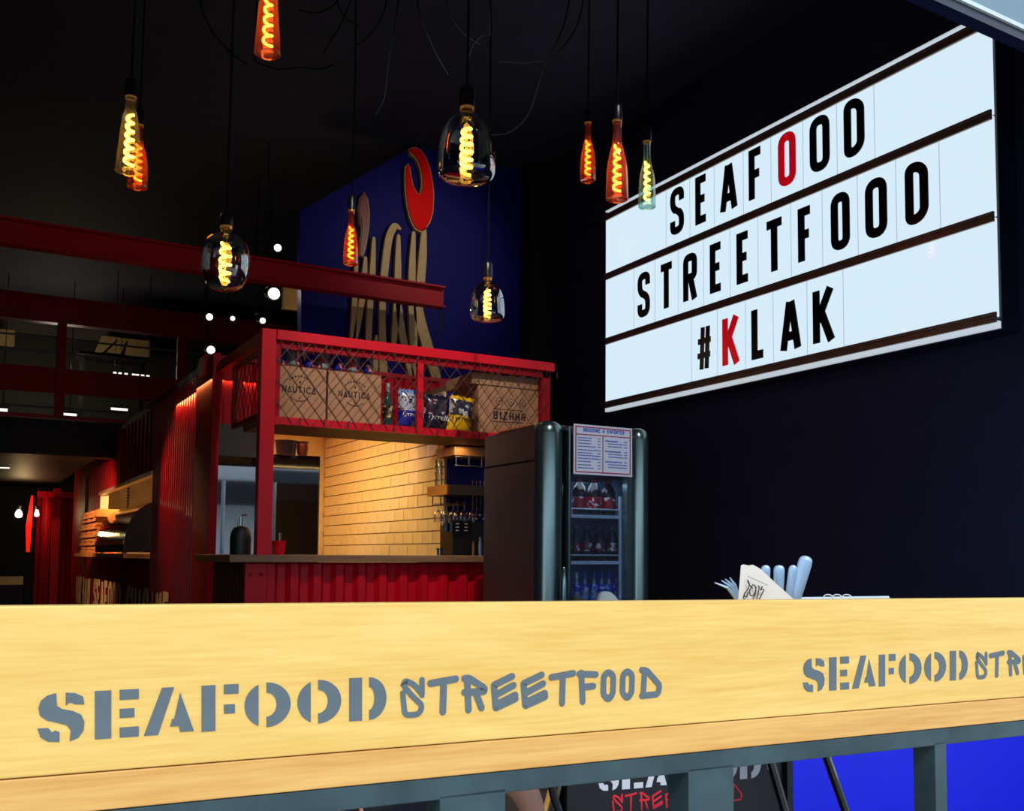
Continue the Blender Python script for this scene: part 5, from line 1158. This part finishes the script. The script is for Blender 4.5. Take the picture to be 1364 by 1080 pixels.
# ------------------------------------------------------------------ seated child whose forearm shows under the bar
def skin_figure(name, joints, edges, radii, m, parent=None):
    me = bpy.data.meshes.new(name); me.from_pydata([tuple(j) for j in joints], edges, []); o = bpy.data.objects.new(name, me); C.objects.link(o)
    sk = o.modifiers.new('skin', 'SKIN'); bpy.context.view_layer.update()
    for i, r in enumerate(radii): me.skin_vertices[0].data[i].radius = (r, r)
    me.skin_vertices[0].data[0].use_root = True
    sb = o.modifiers.new('sub', 'SUBSURF'); sb.levels = 2; sb.render_levels = 2
    bpy.context.view_layer.update(); dg_ = bpy.context.evaluated_depsgraph_get(); me2 = bpy.data.meshes.new_from_object(o.evaluated_get(dg_))
    bpy.data.objects.remove(o); me2.materials.clear(); me2.materials.append(m)
    for p in me2.polygons: p.use_smooth = True
    n = bpy.data.objects.new(name, me2); C.objects.link(n)
    if parent is not None: n.parent = parent
    return n
elb = at_y(700, 1052, 1.72); wr = at_y(716, 1098, 1.66)
px_, py_ = elb.x-.17, 1.98
skin_m = mat('tanned_skin', srgb(196, 140, 112), .5, vary=.05)
kid = thing('person', 'small seated person below the bar, only a bare forearm in view', 'person', (px_, py_, 0))
L0 = Vector((px_, py_, 0))
J = {'pelvis': (0,0,.40), 'waist': (0,0,.50), 'chest': (0,0,.62), 'neck': (0,0,.70), 'head0': (0,-.01,.74), 'head1': (0,-.015,.80), 'head2': (0,-.01,.87), 'shR': (.09,0,.67), 'shL': (-.10,0,.67)}
jl = [Vector(J[k])+L0 for k in ('pelvis','waist','chest','neck','head0','head1','head2')]
rad = [.085,.078,.085,.030,.045,.072,.055]; ed = [(0,1),(1,2),(2,3),(3,4),(4,5),(5,6)]
def add(prev, p, r): jl.append(Vector(p)); rad.append(r); ed.append((prev, len(jl)-1)); return len(jl)-1
s = add(2, L0+Vector((.095, 0, .665)), .035); e_ = add(s, elb+Vector((-.02, .04, .02)), .030); e2 = add(e_, elb, .029); mid = add(e2, (elb+wr)/2, .028); w1 = add(mid, wr, .018); h1 = add(w1, wr+(wr-elb).normalized()*.04, .020)
s = add(2, L0+Vector((-.10, 0, .665)), .035); e_ = add(s, L0+Vector((-.15, -.03, .53)), .028); w2 = add(e_, L0+Vector((-.08, -.15, .46)), .018); h2 = add(w2, L0+Vector((-.06, -.18, .45)), .020)
for sx_ in (-1, 1):
    hp = add(0, L0+Vector((.05*sx_, -.03, .39)), .062); kn = add(hp, L0+Vector((.07*sx_, -.24, .38)), .045); sh_ = add(kn, L0+Vector((.07*sx_, -.25, .22)), .038); ak = add(sh_, L0+Vector((.07*sx_, -.24, .06)), .024); add(ak, L0+Vector((.07*sx_, -.32, .03)), .024)
body = skin_figure('body', jl, ed, rad, skin_m, kid); body.location = -L0
def fingers(h, d, side):
    u_ = d.normalized(); s_ = u_.cross(Vector((0, -1, 0))).normalized()
    for k, (o_, l_) in enumerate(((-.013, .026), (-.0045, .031), (.0045, .029), (.013, .023))):
        p = h+s_*o_; MB().tube([p, p+u_*l_*.5, p+u_*l_+Vector((0, -.008, -.004))], [.0062, .0056, .004], 8).build('finger', skin_m, kid, smooth=True)
    p = h-u_*.012-s_*.018; MB().tube([p, p-s_*.012+u_*.012, p-s_*.014+u_*.026], [.0068, .006, .0045], 8).build('thumb', skin_m, kid, smooth=True)
fingers(wr+(wr-elb).normalized()*.055, wr-elb, 1); fingers(L0+Vector((-.055, -.195, .445)), Vector((.3, -.7, -.2)), -1)
shirt = mat('black_shirt_cloth', srgb(18, 20, 30), .8); trs = mat('dark_trouser_cloth', srgb(26, 30, 44), .8)
MB().lathe([(.092, .38), (.095, .45), (.09, .55), (.098, .62), (.085, .68), (.045, .705)], (px_, py_, 0), 20).build('shirt', shirt, kid, smooth=True)
for sx_, e_p in ((1, elb+Vector((-.03, .045, .03))), (-1, L0+Vector((-.14, -.02, .56)))):
    a = L0+Vector((.08*sx_, 0, .675)); MB().tube([a, a*.4+e_p*.6], [.045, .04], 14).build('sleeve', shirt, kid, smooth=True)
for sx_ in (-1, 1): MB().tube([L0+Vector((.05*sx_, .0, .39)), L0+Vector((.07*sx_, -.24, .385)), L0+Vector((.07*sx_, -.26, .33)), L0+Vector((.07*sx_, -.25, .08))], [.07, .055, .052, .042], 14).build('trouser_leg', trs, kid, smooth=True)
MB().lathe([(.076, .80), (.08, .85), (.068, .90), (.035, .925), (0, .93)], (px_, py_+.0, 0), 18).build('hair', mat('brown_hair', srgb(46, 30, 20), .6, vary=.3, scale=60), kid, smooth=True)
for sx_ in (-1, 1): MB().lathe([(0, -.006), (.006, -.003), (.006, .003), (0, .006)], (px_+.025*sx_, py_-.082, .81), 8).build('eye', near_black, kid)
MB().tube([(px_, py_-.078, .805), (px_, py_-.096, .79), (px_, py_-.08, .784)], [.004, .009, .005], 8).build('nose', skin_m, kid, smooth=True)
MB().box((px_-.014, py_-.078, .762), (px_+.014, py_-.07, .767)).build('mouth', mat('lip_colour', srgb(150, 80, 74), .5), kid)
sl = thing('low_stool', 'low dark stool the seated person sits on below the bar', 'stool', (px_, py_, 0))
MB().lathe([(0, 0), (.13, 0), (.13, .03), (0, .03)], (px_, py_+.01, .30), 20).build('seat', near_black, sl)
for k in range(4): MB().tube([(px_+.09*math.cos(k*PI/2+.8), py_+.09*math.sin(k*PI/2+.8), .30), (px_+.13*math.cos(k*PI/2+.8), py_+.13*math.sin(k*PI/2+.8), 0)], .011, 8).build('leg', near_black, sl)
